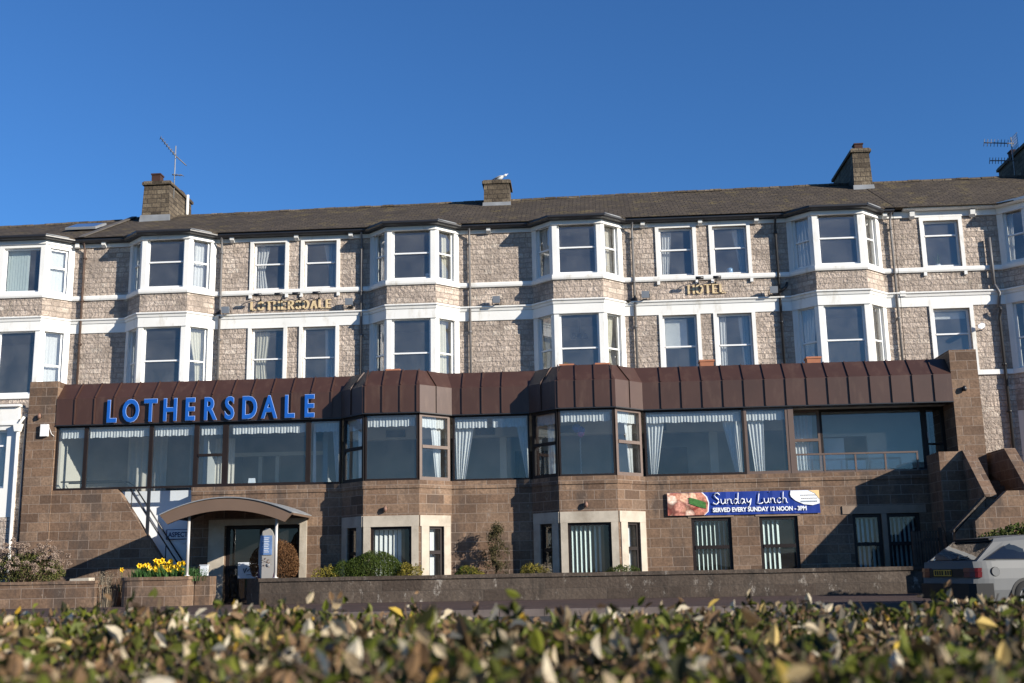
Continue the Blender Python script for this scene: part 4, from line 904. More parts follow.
    pts = [(-.13, .50), (-.19, .75), (-.245, 1.1), (-.25, 1.45), (-.21, 1.8), (-.14, 1.98), (-.05, 2.06), (.04, 2.06), (.12, 1.98), (.19, 1.8), (.235, 1.45), (.23, 1.1), (.17, .75), (.12, .50)]
    bd = one('board', 'totem_grey', lambda b: b.extrude([(-8.79+px, 30.95, pz) for px, pz in pts], (0, .07, 0)), r)
    one('panel', 'panel_blue', lambda b: b.box(-8.99, -8.66, 30.925, 30.948, 1.33, 1.86), bd)
    one('panel_lines', 'sign_white', lambda b: [b.box(-8.93+.02*(i % 3), -8.74-.02*(i % 2), 30.915, 30.924, 1.40+.048*i, 1.418+.048*i) for i in range(9)], bd)
    one('emblem', 'lead', lambda b: b.lathe([(0, 0), (.05, 0), (.05, .008), (0, .008)], (-8.77, 30.94, 1.05), 14, (0, 1, 0)), bd)
    for x in (-9.0, -8.58): one('leg', 'plum', lambda b: b.box(x-.045, x+.045, 30.955, 31.015, .45, .95), r)
    # alarm box, orange beacon, small wall lamps
    o = one('alarm_box', 'white_frame', lambda b: b.box(-16.20, -15.98, YE-.17, YE-.062, 4.98, 5.34), bevel=.015, loc=(-16.1, YE, 5.1)); tag(o, 'white alarm box on the left brown pillar', 'alarm box')
    o = one('alarm_cable', 'white_frame', lambda b: b.tube([(-15.97, YE-.08, 5.25), (-15.88, YE-.09, 5.05), (-15.80, YE-.08, 4.98)], .008, 6), loc=(-15.9, YE, 5)); tag(o, 'thin white cable running from the alarm box', 'cable')
    for x, y, z, lab in ((-16.27, YE-.062, 5.60, 'small orange-brown bell lamp above the white alarm box'), (-5.62, YB-.002, 2.56, 'small brown wall lamp above the left-hand bay window'), (.06, YB-.002, 2.56, 'small brown wall lamp above the right-hand bay window'), (10.98, YE-.062, 5.66, 'small dark lamp high on the right stone pillar')):
        r = thing('wall_lamp', lab, 'wall lamp', (x, y, z))
        one('mount', 'black_metal', lambda b: b.box(x-.05, x+.05, y-.05, y, z-.05, z+.05), r)
        one('lamp_body', 'rust_shade' if x < -16 else ('rust_shade' if x < 5 else 'black_metal'), lambda b: b.lathe([(0, -.08), (.045, -.08), (.06, 0), (.035, .07), (0, .08)], (x, y-.08, z), 10), r)
    o = one('security_camera', 'sign_white', lambda b: (b.hexa([(13.05, 36.60, 8.28), (13.15, 36.60, 8.24), (13.35, 36.8, 8.36), (13.25, 36.8, 8.40), (13.05, 36.60, 8.37), (13.15, 36.60, 8.33), (13.35, 36.8, 8.45), (13.25, 36.8, 8.49)]), b.tube([(13.3, 36.8, 8.36), (13.35, 36.98, 8.30)], .02, 6)), loc=(13.3, 36.98, 8.3)); tag(o, 'small white security camera by the black downpipe at the right', 'camera')
    o = one('junction_box', 'white_paint', lambda b: b.box(10.73, 10.92, 36.9, 36.97, 9.5, 9.68), loc=(10.8, 36.97, 9.5)); tag(o, 'small white box beside the pipe under the dark chimney', 'box')
    o = one('meter_box', 'sign_white', lambda b: (b.box(-10.80, -10.60, 31.32, 31.45, .80, 1.08), b.box(-10.82, -10.58, 31.30, 31.46, 1.082, 1.10)), loc=(-10.7, 31.4, .8)); tag(o, 'small white meter box between the daffodils and the entrance', 'meter box')
signs()

# ------------------------------------------------------------------ canopy, walls, outdoor stairs, gate
def canopy():
    r = thing('entrance_canopy', 'brown curved canopy on thin posts over the entrance', 'canopy', (-9.75, 31.4, 0))
    cx, hs, n = -9.78, 1.85, 18
    top = []; bot = []
    for i in range(n+1):
        s = -1+2*i/n; z = 2.88-.44*s*s; top.append((cx+hs*s, 30.28, z)); s2 = s*.88; bot.append((cx+hs*s2, 30.28, 2.88-.44*s2*s2-.34))
    one('canopy_fascia', 'canopy_brown', lambda b: b.extrude(top+bot[::-1], (0, .10, 0)), r)
    one('canopy_roof', 'canopy_brown', lambda b: b.extrude([(p[0], 30.381, p[2]) for p in top]+[(p[0], 30.381, p[2]-.06) for p in top[::-1]], (0, 2.06, 0)), r)
    one('soffit', 'dark_frame', lambda b: b.extrude([(cx+hs*.97*(-1+2*i/n), 30.383, 2.815-.44*(.97*(-1+2*i/n))**2) for i in range(n+1)]+[(cx+hs*.97*(1-2*i/n), 30.383, 2.79-.44*(.97*(1-2*i/n))**2) for i in range(n+1)], (0, 2.04, 0)), r)  # near-black sheet: shade under the canopy put into the colour
    one('roof_sheet', 'lead', lambda b: b.extrude([(p[0]*1.0, 30.24, p[2]+.003) for p in top]+[(p[0], 30.24, p[2]+.03) for p in top[::-1]], (0, 2.2, 0)), r)
    for x, z0 in ((-10.92, .8), (-8.46, .7)): one('post', 'steel_post', lambda b: (b.tube([(x, 30.62, z0), (x, 30.62, 2.46)], .042, 12), b.lathe([(0, z0), (.08, z0), (.08, z0+.02), (0, z0+.02)], (x, 30.62, 0), 12)), r)
canopy()
def walls():
    def w(name, label, fn, loc, cat='wall'): return tag(one(name, 'dark_wall_stone', fn, loc=loc, bevel=.012), label, cat)
    w('garden_wall', 'long low dark stone wall running in front of the restaurant windows', lambda b: (b.box(-8.85, 9.52, 30.5, 30.7, 0, .60), b.box(-8.88, 9.53, 30.46, 30.74, .602, .70), b.extrude([(-8.86, 30.50, 0), (-9.35, 31.0, 0), (-9.2, 31.12, 0), (-8.86, 30.70, 0)], (0, 0, .70))), (0, 30.6, 0))
    tag(one('garden_wall', 'brown_stone', lambda b: (b.box(-40, -13.45, 30.5, 30.72, 0, .64), b.box(-40, -13.42, 30.47, 30.75, .642, .72), b.box(-13.66, -13.45, 30.752, 32.3, 0, .6)), loc=(-16, 30.6, 0), bevel=.012), 'low brown stone wall beside the heather bush at the left', 'wall')
    r = thing('planter_wall', 'curved brown stone planter holding the daffodils', 'planter', (-11.8, 30.9, 0))
    arc = [(-12.8, 31.6)]+[(-12.8+.35*(1-math.cos(t)), 30.85-.35*math.sin(t)) for t in [math.pi/2*i/6 for i in range(7)]]+[(-11.0, 30.5), (-10.88, 30.56), (-10.85, 31.6)]
    one('wall', 'brown_stone', lambda b: b.band(arc, [(0, 0), (0, .70), (-.2, .70), (-.2, 0)]), r)
    one('coping', 'brown_stone', lambda b: b.band(arc, [(.03, .702), (.03, .79), (-.23, .79), (-.23, .702)]), r)
    one('end_block', 'brown_stone', lambda b: b.box(-10.84, -10.42, 31.05, 31.6, 0, .78), r)
    o = one('stone_block', 'pale_dressing', lambda b: b.hexa([(-14.35, 30.85, .55), (-13.75, 30.8, .55), (-13.7, 31.1, .55), (-14.3, 31.15, .55), (-14.33, 30.87, .78), (-13.77, 30.82, .80), (-13.72, 31.08, .80), (-14.28, 31.13, .78)]), loc=(-14, 31, .55), bevel=.02); tag(o, 'loose pale stone block lying beside the heather bush', 'stone block')
    # outdoor stair at the right: balcony end, flight towards the street, landing, flight down to the left
    r = thing('stone_staircase', 'brown stone outdoor stair with sloping parapets at the right end', 'staircase', (10.8, 31, 0))
    one('end_parapet', 'brown_stone', lambda b: b.box(9.75, 10.39, 31.3, 32.43, 0, 3.76), r)
    pr = lambda x0, x1, P: (lambda b: b.extrude([(x0, y, z) for y, z in P], (x1-x0, 0, 0)))
    one('parapet', 'brown_stone', pr(10.40, 10.65, [(32.43, 0), (32.43, 3.70), (31.28, 3.70), (29.95, 2.45), (29.95, 0)]), r)
    one('coping', 'brown_stone', pr(10.375, 10.675, [(32.43, 3.705), (32.43, 3.78), (31.24, 3.78), (29.88, 2.50), (29.88, 2.43)]), r)
    one('parapet', 'brown_stone', pr(11.60, 11.85, [(36.9, 0), (36.9, 3.76), (31.5, 3.76), (30.0, 2.36), (30.0, 0)]), r)
    one('coping', 'brown_stone', pr(11.575, 11.875, [(34.6, 3.765), (34.6, 3.83), (31.48, 3.83), (29.94, 2.40), (29.94, 2.33)]), r)
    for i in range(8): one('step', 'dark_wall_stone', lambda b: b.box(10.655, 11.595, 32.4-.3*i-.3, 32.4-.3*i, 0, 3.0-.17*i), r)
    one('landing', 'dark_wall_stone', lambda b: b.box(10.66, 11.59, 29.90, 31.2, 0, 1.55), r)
    prx = lambda y0, y1, P: (lambda b: b.extrude([(x, y0, z) for x, z in P], (0, y1-y0, 0)))
    one('parapet', 'brown_stone', prx(29.93, 30.12, [(10.38, 0), (10.38, 2.36), (9.55, 1.52), (9.55, 0)]), r)
    one('coping', 'dark_wall_stone', prx(29.88, 30.16, [(10.40, 2.40), (10.40, 2.47), (9.50, 1.60), (9.50, 1.53)]), r)
    one('parapet', 'brown_stone', prx(29.62, 29.86, [(14.5, 0), (14.5, 2.56), (10.85, 2.56), (9.98, 1.80), (9.98, 0)]), r)
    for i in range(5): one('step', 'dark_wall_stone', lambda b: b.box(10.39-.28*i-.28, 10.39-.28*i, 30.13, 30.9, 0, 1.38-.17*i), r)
    for y in (30.17, 30.3): one('stair_edge', 'white_paint', prx(y, y+.07, [(10.35, 2.12), (10.35, 2.17), (9.62, 1.53), (9.62, 1.48)]), r)
    r = thing('garden_gate', 'dark slatted wooden gate in the shade beside the outdoor stair', 'gate', (9.35, 30.95, 0))
    gp = one('slat_panel', 'wood_gate', lambda b: [b.box(8.86+.075*i, 8.91+.075*i, 31.05, 31.075, .3, 1.62) for i in range(8)]+[b.box(8.85, 9.47, 31.076, 31.11, z, z+.08) for z in (.6, 1.35)], r)
    one('post', 'wood_gate', lambda b: b.box(9.48, 9.56, 31.03, 31.12, 0, 1.70), r); one('post', 'wood_gate', lambda b: b.box(8.76, 8.84, 31.03, 31.12, 0, 1.62), r)
walls()

# ------------------------------------------------------------------ rooftop and window-sill things
def small():
    for x, pl, lab in ((-5.8, 0, 'brick-red planter on the flat roof below the second hotel bay'), (-.40, 1, 'brick-red planter with a sprig, left of two below the bay above the balloon window'), (.70, 0, 'brick-red planter, right of two below the bay above the balloon window'), (3.88, 0, 'brick-red planter on the flat roof below the HOTEL letters'), (7.1, 0, 'brick-red planter on the flat roof below the right-hand hotel bay')):
        x *= 1.0; y = 34.0
        r = thing('planter', lab, 'planter', (x, y, 6.56), group='brick-red planters on the flat roof')
        one('box', 'terracotta', lambda b: (b.hexa([(x-.18, y-.15, 6.56), (x+.18, y-.15, 6.56), (x+.18, y+.15, 6.56), (x-.18, y+.15, 6.56), (x-.21, y-.18, 6.92), (x+.21, y-.18, 6.92), (x+.21, y+.18, 6.92), (x-.21, y+.18, 6.92)]), b.box(x-.23, x+.23, y-.2, y+.2, 6.922, 6.98)), r)
        if pl: one('sprig', 'yellow_leaf', lambda b: leaves(b, 30, lambda: (x+random.uniform(-.06, .06), y+random.uniform(-.06, .06), 6.98+random.random()*.09), .03), r, uv=False)
    o = one('cup', 'white_china', lambda b: b.lathe([(0, 10.56), (.06, 10.56), (.085, 10.74), (.075, 10.74), (.05, 10.6), (0, 10.6)], (-5.07, 36.56, 0), 12), loc=(-5.07, 36.56, 10.56)); tag(o, 'white cup on the sill of the second hotel bay', 'cup')
    o = one('jar', 'jar_blue', lambda b: b.lathe([(0, 10.50), (.10, 10.50), (.10, 10.72), (.08, 10.76), (0, 10.76)], (5.22, 37.26, 0), 12), loc=(5.22, 37.26, 10.5)); tag(o, 'pale blue jar on the sill above the HOTEL letters', 'jar')
    o = one('menu_card', 'white_china', lambda b: b.extrude([(-9.95, 32.74, 3.31), (-9.95, 32.84, 3.62), (-9.95, 32.94, 3.31)], (.2, 0, 0)), loc=(-9.85, 32.84, 3.31)); tag(o, 'small white folded card in the restaurant window under the blue letter S', 'card')
    r = thing('balloon_bunch', 'blue and pink balloons on a white ribbon in the restaurant bay', 'balloons', (-.05, 32.4, 3.5))
    for dx, dz, rr, m in ((-.07, .12, .13, 'balloon_blue'), (.06, .06, .12, 'balloon_blue'), (.05, -.04, .10, 'balloon_pink')): one('balloon', m, lambda b: b.lathe([(0, -.9*rr*1.2), (rr*.5, -rr*.85), (rr*.9, -rr*.3), (rr, .1*rr), (rr*.85, .65*rr), (rr*.45, rr), (0, rr*1.1)], (-.08+dx, 32.4+dx*.5, 4.68+dz), 14), r)
    one('ribbon', 'net_white', lambda b: b.tube([(-.05+.02*math.sin(i*2.4), 32.38+.02*math.cos(i*2.4), 4.52-.045*i) for i in range(25)], .009, 5), r)
    r = thing('hanging_lamp', 'dark hanging lamp in the lower front window of the bay above the balloon window', 'lamp', (.03, 38, 9.6))
    one('rod', 'black_metal', lambda b: b.tube([(.03, 37.6, 9.62), (.03, 37.6, 8.75)], .012, 6), r)
    for dx in (-.2, 0, .2): one('lamp_shade', 'interior_dark', lambda b: b.lathe([(.10, 8.55), (.04, 8.72), (.02, 8.73)], (.03+dx, 37.6, .02*(dx == 0)), 10), r)
    o = one('picture_frame', 'interior_dark', lambda b: (b.box(-14.0, -13.55, 40.24, 40.29, 7.6, 8.0), b.box(-13.95, -13.60, 40.23, 40.239, 7.65, 7.95)), loc=(-13.8, 40.29, 7.6)); tag(o, 'dark framed picture on the room wall behind the lower bay window over the blue sign', 'picture')
    r = thing('potted_plant', 'thin-leaved houseplant in the top window right of the dark chimney', 'plant', (12.2, 37.35, 10.5))
    one('pot', 'white_china', lambda b: b.lathe([(0, 10.5), (.07, 10.5), (.10, 10.66), (.08, 10.66), (0, 10.62)], (12.2, 37.35, 0), 12), r)
    one('foliage', 'blade_green', lambda b: blades(b, 18, 12.2, 37.35, 10.64, .04, .25, .5, .5, .012), r, uv=False)
    # seagull on the middle chimney
    r = thing('seagull', 'white seagull standing on the middle stone chimney', 'seagull', (-2.85, 40.3, 15.28))
    def gull(b):
        b.lathe([(0, -.24), (.02, -.22), (.05, -.12), (.085, 0), (.08, .10), (.05, .17), (.042, .20), (.045, .24), (.05, .28), (.04, .32), (.012, .345), (.008, .40), (0, .41)], (-2.85, 40.3, 15.42), 12, (.85, -.25, .32))
    one('body', 'gull_white', gull, r); one('wing', 'gull_grey', lambda b: b.lathe([(0, -.30), (.015, -.28), (.05, -.1), (.06, .05), (.03, .14), (0, .16)], (-2.87, 40.22, 15.45), 8, (.85, -.25, .28), sq=(.5, 1)), r)
    for d in (-.03, .03): one('leg', 'amber', lambda b: b.tube([(-2.85, 40.3+d, 15.36), (-2.85, 40.3+d, 15.282)], .008, 5), r)
    # television aerials
    def aerial(label, base, h, arr, top):
        r = thing('television_aerial', label, 'aerial', base); x, y, z = base
        one('mast', 'lead', lambda b: b.tube([(x, y, z), (x, y, z+h)], .022, 6), r)
        for (zz, d, L, n, ln, tilt) in arr:
            d = Vector(d).normalized(); p = Vector((x, y, z+zz)); q = p+d*L; s = Vector((-d.y, d.x, 0)).normalized(); upv = d.cross(s)
            def f(b):
                b.tube([p-d*.1, q], .022, 6)
                for i in range(n):
                    c = p+d*(L*i/(n-1)); e = (s*math.cos(tilt)+upv*math.sin(tilt))*ln; b.tube([c-e, c+e], .012, 5)
            one('boom', 'grey_pipe', f, r)
        if top: one('reflector', 'lead', lambda b: [b.tube([(x+.12, y-.35, z+top+.1*k), (x+.12, y+.25, z+top+.1*k)], .008, 5) for k in range(-3, 4)]+[b.tube([(x+.12, y-.3+.12*k, z+top-.32), (x+.12, y-.3+.12*k, z+top+.32)], .008, 5) for k in range(5)], r)
    aerial('tilted television aerial on the left-hand chimney', (-15.55, 40.45, 15.2), 2.15, [(1.75, (-.8, -.3, 1.0), .9, 8, .12, .3), (1.75, (.8, .3, -.75), .55, 6, .14, .3), (.95, (.9, -.2, -.15), .35, 3, .13, 0)], 0)
    aerial('pair of television aerials beside the right-hand chimney', (16.75, 41.5, 14.6), 2.1, [(1.85, (-1, -.25, -.03), 1.15, 9, .14, 1.2), (1.15, (-1, -.25, -.05), 1.0, 9, .12, 1.2), (.3, (-1, -.3, -.1), 1.15, 5, .1, 1.2)], 1.85)
# ------------------------------------------------------------------ planting
def leaves(b, n, where, size, asp=.5, up=.3, curl=.25, rnd=.35, dirf=None):
    """n small folded leaves at points given by where()"""
    for _ in range(n):
        c = Vector(where()); d = Vector((random.gauss(0, 1), random.gauss(0, 1), random.gauss(0, 1)+up)); 
        if dirf: d = d+dirf(c)
        d.normalize(); s = size*random.uniform(1-rnd, 1+rnd)
        a = d.cross(Vector((random.gauss(0, 1), random.gauss(0, 1), random.gauss(0, 1)))).normalized(); nrm = a.cross(d)
        w = s*asp; k = len(b.v); fold = nrm*w*curl
        pts = [c-d*s*.5, c-d*s*.12+a*w*.5+fold, c+d*s*.2+a*w*.42+fold-nrm*s*.05, c+d*s*.5-nrm*s*.12, c+d*s*.2-a*w*.42+fold-nrm*s*.05, c-d*s*.12-a*w*.5+fold]
        b.v += [tuple(p) for p in pts]
        b.f += [(k, k+1, k+2, k+3), (k, k+3, k+4, k+5)]; b.sm += [False, False]; b.mi += [0, 0]
def blades(b, n, x, y, z, rad, h0, h1, bend, w):
    for _ in range(n):
        a = random.random()*6.283; r = rad*math.sqrt(random.random()); p = Vector((x+r*math.cos(a), y+r*math.sin(a), z)); h = random.uniform(h0, h1); o = Vector((math.cos(a), math.sin(a), 0))*bend*h*random.random(); s = Vector((-math.sin(a+1), math.cos(a+1), 0))*w
        k = len(b.v); q = p+o*.35+Vector((0, 0, h*.6)); t = p+o+Vector((0, 0, h)); b.v += [tuple(v) for v in (p-s, p+s, q+s*.8, q-s*.8, t)]
        b.f += [(k, k+1, k+2, k+3), (k+3, k+2, k+4)]; b.sm += [True, True]; b.mi += [0, 0]
def blob(cx, cy, cz, rx, ry, rz, shell=.55, lumps=.12, flat=0):
    ph = [random.random()*6.28 for _ in range(4)]
    def f():
        while True:
            d = Vector((random.gauss(0, 1), random.gauss(0, 1), random.gauss(0, 1))).normalized()
            if d.z > -.55 or random.random() < .2: break
        az = math.atan2(d.y, d.x); k = 1+lumps*(math.sin(az*3+ph[0])+.7*math.sin(az*5+d.z*4+ph[1])+.6*math.sin(d.z*6+ph[2]+az))
        k *= shell+(1-shell)*random.random()**.4
        return (cx+d.x*rx*k, cy+d.y*ry*k, cz+d.z*rz*k)
    return f
def shrub(name, label, cat, loc, spec, stems=12, sh=.4, group=None):
    r = thing(name, label, cat, loc, group=group); x, y, z = loc
    for mat, n, fn, size, asp in spec: one('foliage', mat, lambda b: leaves(b, n, fn, size, asp), r, uv=False)
    def st(b):
        for _ in range(stems):
            a = random.random()*6.28; d = Vector((math.cos(a)*random.random()*.9, math.sin(a)*random.random()*.6, 1)).normalized()*sh
            b.tube([(x, y, z), tuple(Vector((x, y, z))+d*.5+Vector((random.uniform(-.05, .05), 0, 0))), tuple(Vector((x, y, z))+d)], [.018, .012, .006], 5)
    one('stem', 'bark', st, r, uv=False)
    return r
def planting():
    shrub('evergreen_bush', 'wide rounded dark green bush in front of the left-hand bay', 'bush', (-5.95, 31.2, .5), [('bush_leaf', 19000, blob(-5.90, 31.2, .80, .84, .45, .56, .62, .07), .036, .5), ('bush_leaf', 5000, blob(-6.65, 31.15, .75, .46, .35, .38, .65, .08), .032, .5)], 20, .5)
    shrub('yellow_shrub', 'yellow-green shrub at the left of the wide dark green bush', 'shrub', (-7.15, 31.0, .5), [('yellow_leaf', 1500, blob(-7.15, 31.0, .68, .40, .28, .30, .5, .15), .045, .5)], 10, .3)
    shrub('yellow_shrub', 'golden shrub at the right of the wide dark green bush', 'shrub', (-4.85, 31.05, .5), [('yellow_leaf', 1600, blob(-4.85, 31.05, .72, .38, .28, .30, .5, .15), .045, .5)], 10, .3)
    shrub('small_shrub', 'small flat-topped green shrub left of the slim conifer', 'shrub', (-3.3, 31.1, .5), [('bush_leaf', 1300, blob(-3.3, 31.1, .68, .32, .25, .24, .5, .1), .04, .5), ('yellow_leaf', 500, blob(-3.2, 31.05, .74, .3, .25, .2, .6, .1), .04, .5)], 8, .25)
    shrub('small_shrub', 'tiny yellow shrub at the foot of the slim conifer', 'shrub', (-2.85, 30.9, .5), [('yellow_leaf', 500, blob(-2.85, 30.9, .62, .2, .15, .13, .5, .1), .035, .5)], 6, .15)
    shrub('small_shrub', 'small yellow-green shrub under the shaded side of the right-hand bay', 'shrub', (-1.40, 31.05, .5), [('yellow_leaf', 1500, blob(-1.45, 31.05, .70, .40, .25, .27, .5, .12), .04, .5), ('dry_stalk', 300, blob(-1.1, 31.05, .74, .2, .2, .25, .3, .1), .04, .4)], 8, .3)
    shrub('small_shrub', 'low bright green shrub under the front of the right-hand bay', 'shrub', (.98, 31.05, .5), [('bush_leaf', 1500, blob(1.0, 31.05, .64, .48, .25, .22, .5, .14), .04, .5), ('heather_leaf', 500, blob(1.0, 31.0, .68, .45, .25, .2, .6, .12), .035, .5)], 8, .2)
    r = thing('conifer', 'slim brown conifer casting its shadow on the stone between the bays', 'conifer', (-2.53, 32.0, .5))
    tufts = [(-2.53+random.gauss(0, .13)*(1.5-t), 32.0+random.gauss(0, .10)*(1.5-t), .62+1.42*t) for t in [random.random()**.8 for _ in range(34)]]+[(-2.50, 32.0, 2.02), (-2.53, 32.0, 1.92), (-2.50, 32.0, 1.78)]
    def con():
        c = random.choice(tufts); return (c[0]+random.gauss(0, .05), c[1]+random.gauss(0, .05), c[2]+random.gauss(0, .07))
    one('foliage', 'conifer_leaf', lambda b: leaves(b, 2600, con, .055, .35, 1.0), r, uv=False); one('trunk', 'bark', lambda b: (b.tube([(-2.53, 32.0, .45), (-2.51, 32.0, 1.2), (-2.50, 32.0, 2.02)], [.035, .022, .006], 7), [b.tube([(-2.52, 32.0, c[2]-.18), c], [.010, .004], 5) for c in tufts]), r, uv=False)
    r = shrub('round_bush', 'round russet-brown clipped bush beside the entrance door', 'bush', (-8.75, 31.5, .5), [('brown_leaf', 12000, blob(-8.75, 31.5, 1.10, .70, .55, .66, .6, .03), .045, .4)], 16, .7)
    r = thing('heather_bush', 'big pinkish dried heather bush behind the left wall', 'bush', (-15.8, 31.1, .55))
    one('foliage', 'heather_leaf', lambda b: (leaves(b, 5600, blob(-15.75, 31.15, 1.0, 1.12, .5, .52, .5, .12), .055, .4, .6)), r, uv=False)
    one('flower_heads', 'heather_flower', lambda b: [leaves(b, 60, blob(*c, .085, .085, .07, .2, .1), .04, .7) for c in [Vector(blob(-15.75, 31.1, 1.12, 1.18, .52, .66, .88, .12)()) for _ in range(165)] if c.z > .95], r, uv=False)
    one('stem', 'bark', lambda b: [b.tube([(-15.8+random.uniform(-.3, .3), 31.1, .5), (-15.8+random.uniform(-1, 1), 31.1+random.uniform(-.3, .3), random.uniform(1.0, 1.5))], [.014, .005], 5) for _ in range(30)], r, uv=False)
    # daffodils
    for i in range(38):
        x = -11.75+random.gauss(0, .48); x = min(max(x, -12.5), -11.15); y = 31.0+random.uniform(-.2, .25); h = random.uniform(.14, .52)-.1*abs(x+11.75)
        r = thing('daffodil', 'yellow daffodil in bloom in the stone planter', 'daffodil', (x, y, .66), group='daffodils in the planter')
        t = Vector((x+random.uniform(-.05, .05), y-.03, .72+h)); d = Vector((random.uniform(-.5, .7), -1, random.uniform(-.2, .3))).normalized()
        one('stem', 'blade_green', lambda b: (b.tube([(x, y, .64), (x, y, .7+h*.6), tuple(t)], .008, 5), blades(b, 9, x, y, .66, .06, .25, .48, .5, .012)), r, uv=False)
        def fl(b):
            s = d.cross(Vector((0, 0, 1))).normalized(); u = s.cross(d); o = random.random()
            for k in range(6):
                a = o+k*1.047; e = s*math.cos(a)+u*math.sin(a); f = s*math.cos(a+1.57)+u*math.sin(a+1.57)
                b.add([t, t+e*.05+f*.03, t+e*.088, t+e*.05-f*.03])
            b.lathe([(.015, 0), (.034, .025), (.04, .06), (.048, .066)], t, 10, d)
        one('flower', 'petal_yellow', fl, r, uv=False)
    tag(one('daffodil_leaves', 'blade_green', lambda b: [blades(b, 14, -12.5+1.5*random.random(), 30.85+.5*random.random(), .66, .12, .22, .42, .5, .012) for _ in range(110)], uv=False, loc=(-11.8, 31, .66)), 'dense green daffodil leaves filling the planter', 'plant leaves', None, 'stuff')
    o = thing('daffodil', 'lone yellow daffodil at the edge of the gap left of the planter', 'daffodil', (-12.95, 31.1, .5)); one('stem', 'blade_green', lambda b: (b.tube([(-12.95, 31.1, .3), (-12.95, 31.1, 1.0)], .008, 5), blades(b, 6, -12.95, 31.1, .4, .05, .3, .45, .4, .012)), o, uv=False)
    one('flower', 'petal_yellow', lambda b: (b.lathe([(.012, 0), (.03, .02), (.036, .05)], (-12.95, 31.08, 1.0), 10, (.2, -1, 0)), [b.add([(-12.95, 31.08, 1.0), (-12.95+.05*math.cos(a+.4), 31.07, 1.0+.05*math.sin(a+.4)), (-12.95+.085*math.cos(a), 31.07, 1.0+.085*math.sin(a)), (-12.95+.05*math.cos(a-.4), 31.07, 1.0+.05*math.sin(a-.4))]) for a in [i*1.047 for i in range(6)]]), o, uv=False)
    for x, y, z, h, lab in ((-13.15, 30.75, 0, .95, 'dead grey weeds growing in the gap between the two left walls'), (-13.55, 31.3, .5, .5, 'short dry grass tuft behind the left wall end'), (-10.75, 31.0, .66, .35, 'small green plant beside the white meter box')):
        r = thing('weed_clump', lab, 'weeds', (x, y, z)); one('stalks', 'dry_stalk' if x < -12 else 'blade_green', lambda b: (blades(b, 70, x, y, z, .22, h*.4, h, .35, .007), leaves(b, 160, lambda: (x+random.gauss(0, .14), y+random.gauss(0, .1), z+h*random.uniform(.4, .95)), .035, .5)), r, uv=False)
    shrub('ground_ivy', 'low spreading green ivy on the bank behind the silver car', 'ivy', (10.6, 28.0, .0), [('heather_leaf', 5200, blob(10.9, 28.0, .95, 1.9, .45, .72, .5, .06), .07, .7), ('bush_leaf', 2600, blob(11.0, 28.0, .95, 1.8, .4, .72, .5, .06), .07, .7)], 14, .8)
    o = one('dead_stem', 'twig_brown', lambda b: b.tube([(9.68, 30.95, .9), (9.6, 30.95, 1.6), (9.42, 30.9, 2.15)], [.02, .015, .006], 6), loc=(9.68, 30.95, .0)); tag(o, 'thin bare dead stem leaning beside the outdoor stair', 'plant')
def hedge():
    r = thing('clipped_hedge', 'long clipped hedge of mixed green and withered leaves across the foreground', 'hedge', (0, 2.5, -.145))
    H = lambda x, y: .632+.018*math.sin(x*2.1+y*1.3)+.014*math.sin(x*5.3-y*2.2+1)+.016*math.sin(x*11+y*7)
    def top():
        x = random.uniform(-5.2, 5.2); y = random.uniform(.95, 4.05); return (x, y, H(x, y)-abs(random.gauss(0, .055))+.018*random.random()-.10*max(0, y-3.8)/.25)
    def front():
        x = random.uniform(-5.2, 5.2); y = random.choice((.95, 4.05))+random.gauss(0, .03); return (x, y, random.uniform(-.1, .62))
    one('foliage', 'hedge_leaf', lambda b: (leaves(b, 85000, top, .026, .55, .9, .2, .4), leaves(b, 5000, front, .04, .55, .5)), r, uv=False)
    def stray():
        x, y, z = top(); return (x, y, z+random.uniform(.0, .045))
    one('withered_leaves', 'withered_leaf', lambda b: leaves(b, 1700, stray, .042, .5, 1.0, .3, .3), r, uv=False)
    def spr():
        x = random.uniform(-5, 5); y = random.uniform(1.2, 4.0); return x, y
    def sprigs(b):
        for _ in range(900):
            x, y = spr(); z = H(x, y); h = random.uniform(.03, .095); dx, dy = random.gauss(0, .02), random.gauss(0, .02)
            leaves(b, 6, lambda: (x+dx*random.random()+random.gauss(0, .008), y+dy*random.random()+random.gauss(0, .008), z-.02+h*random.random()), .036, .5, 1.6)
    one('shoots', 'hedge_leaf', sprigs, r, uv=False)
    def tw(b):
        for _ in range(5200):
            x, y = random.uniform(-5, 5), random.uniform(1.0, 4.0); z = H(x, y); l = random.uniform(.12, .3)
            b.tube([(x, y, z-l), (x+random.gauss(0, .03), y+random.gauss(0, .03), z-l*.4), (x+random.gauss(0, .05), y+random.gauss(0, .05), z+random.uniform(-.02, .03))], [.004, .003, .0018], 4, False)
    one('twigs', 'twig_brown', tw, r, uv=False)
    def core(b):
        n, m = 52, 16; g = [[(-5.15+10.3*i/n, 1.02+2.96*j/m, H(-5.15+10.3*i/n, 1.02+2.96*j/m)-.16) for i in range(n+1)] for j in range(m+1)]
        for j in range(m):
            for i in range(n): b.facen([g[j][i], g[j][i+1], g[j+1][i+1], g[j+1][i]], (0, 0, 1), True)
        for j in (0, m): b.add([(-5.15, g[j][0][1], -.14)]+[g[j][i] for i in range(n+1)]+[(5.15, g[j][0][1], -.14)])
        for i in (0, n): b.add([(g[0][i][0], 1.02, -.14)]+[g[j][i] for j in range(m+1)]+[(g[0][i][0], 3.98, -.14)])
    one('inner_growth', 'twig_brown', core, r, uv=False)

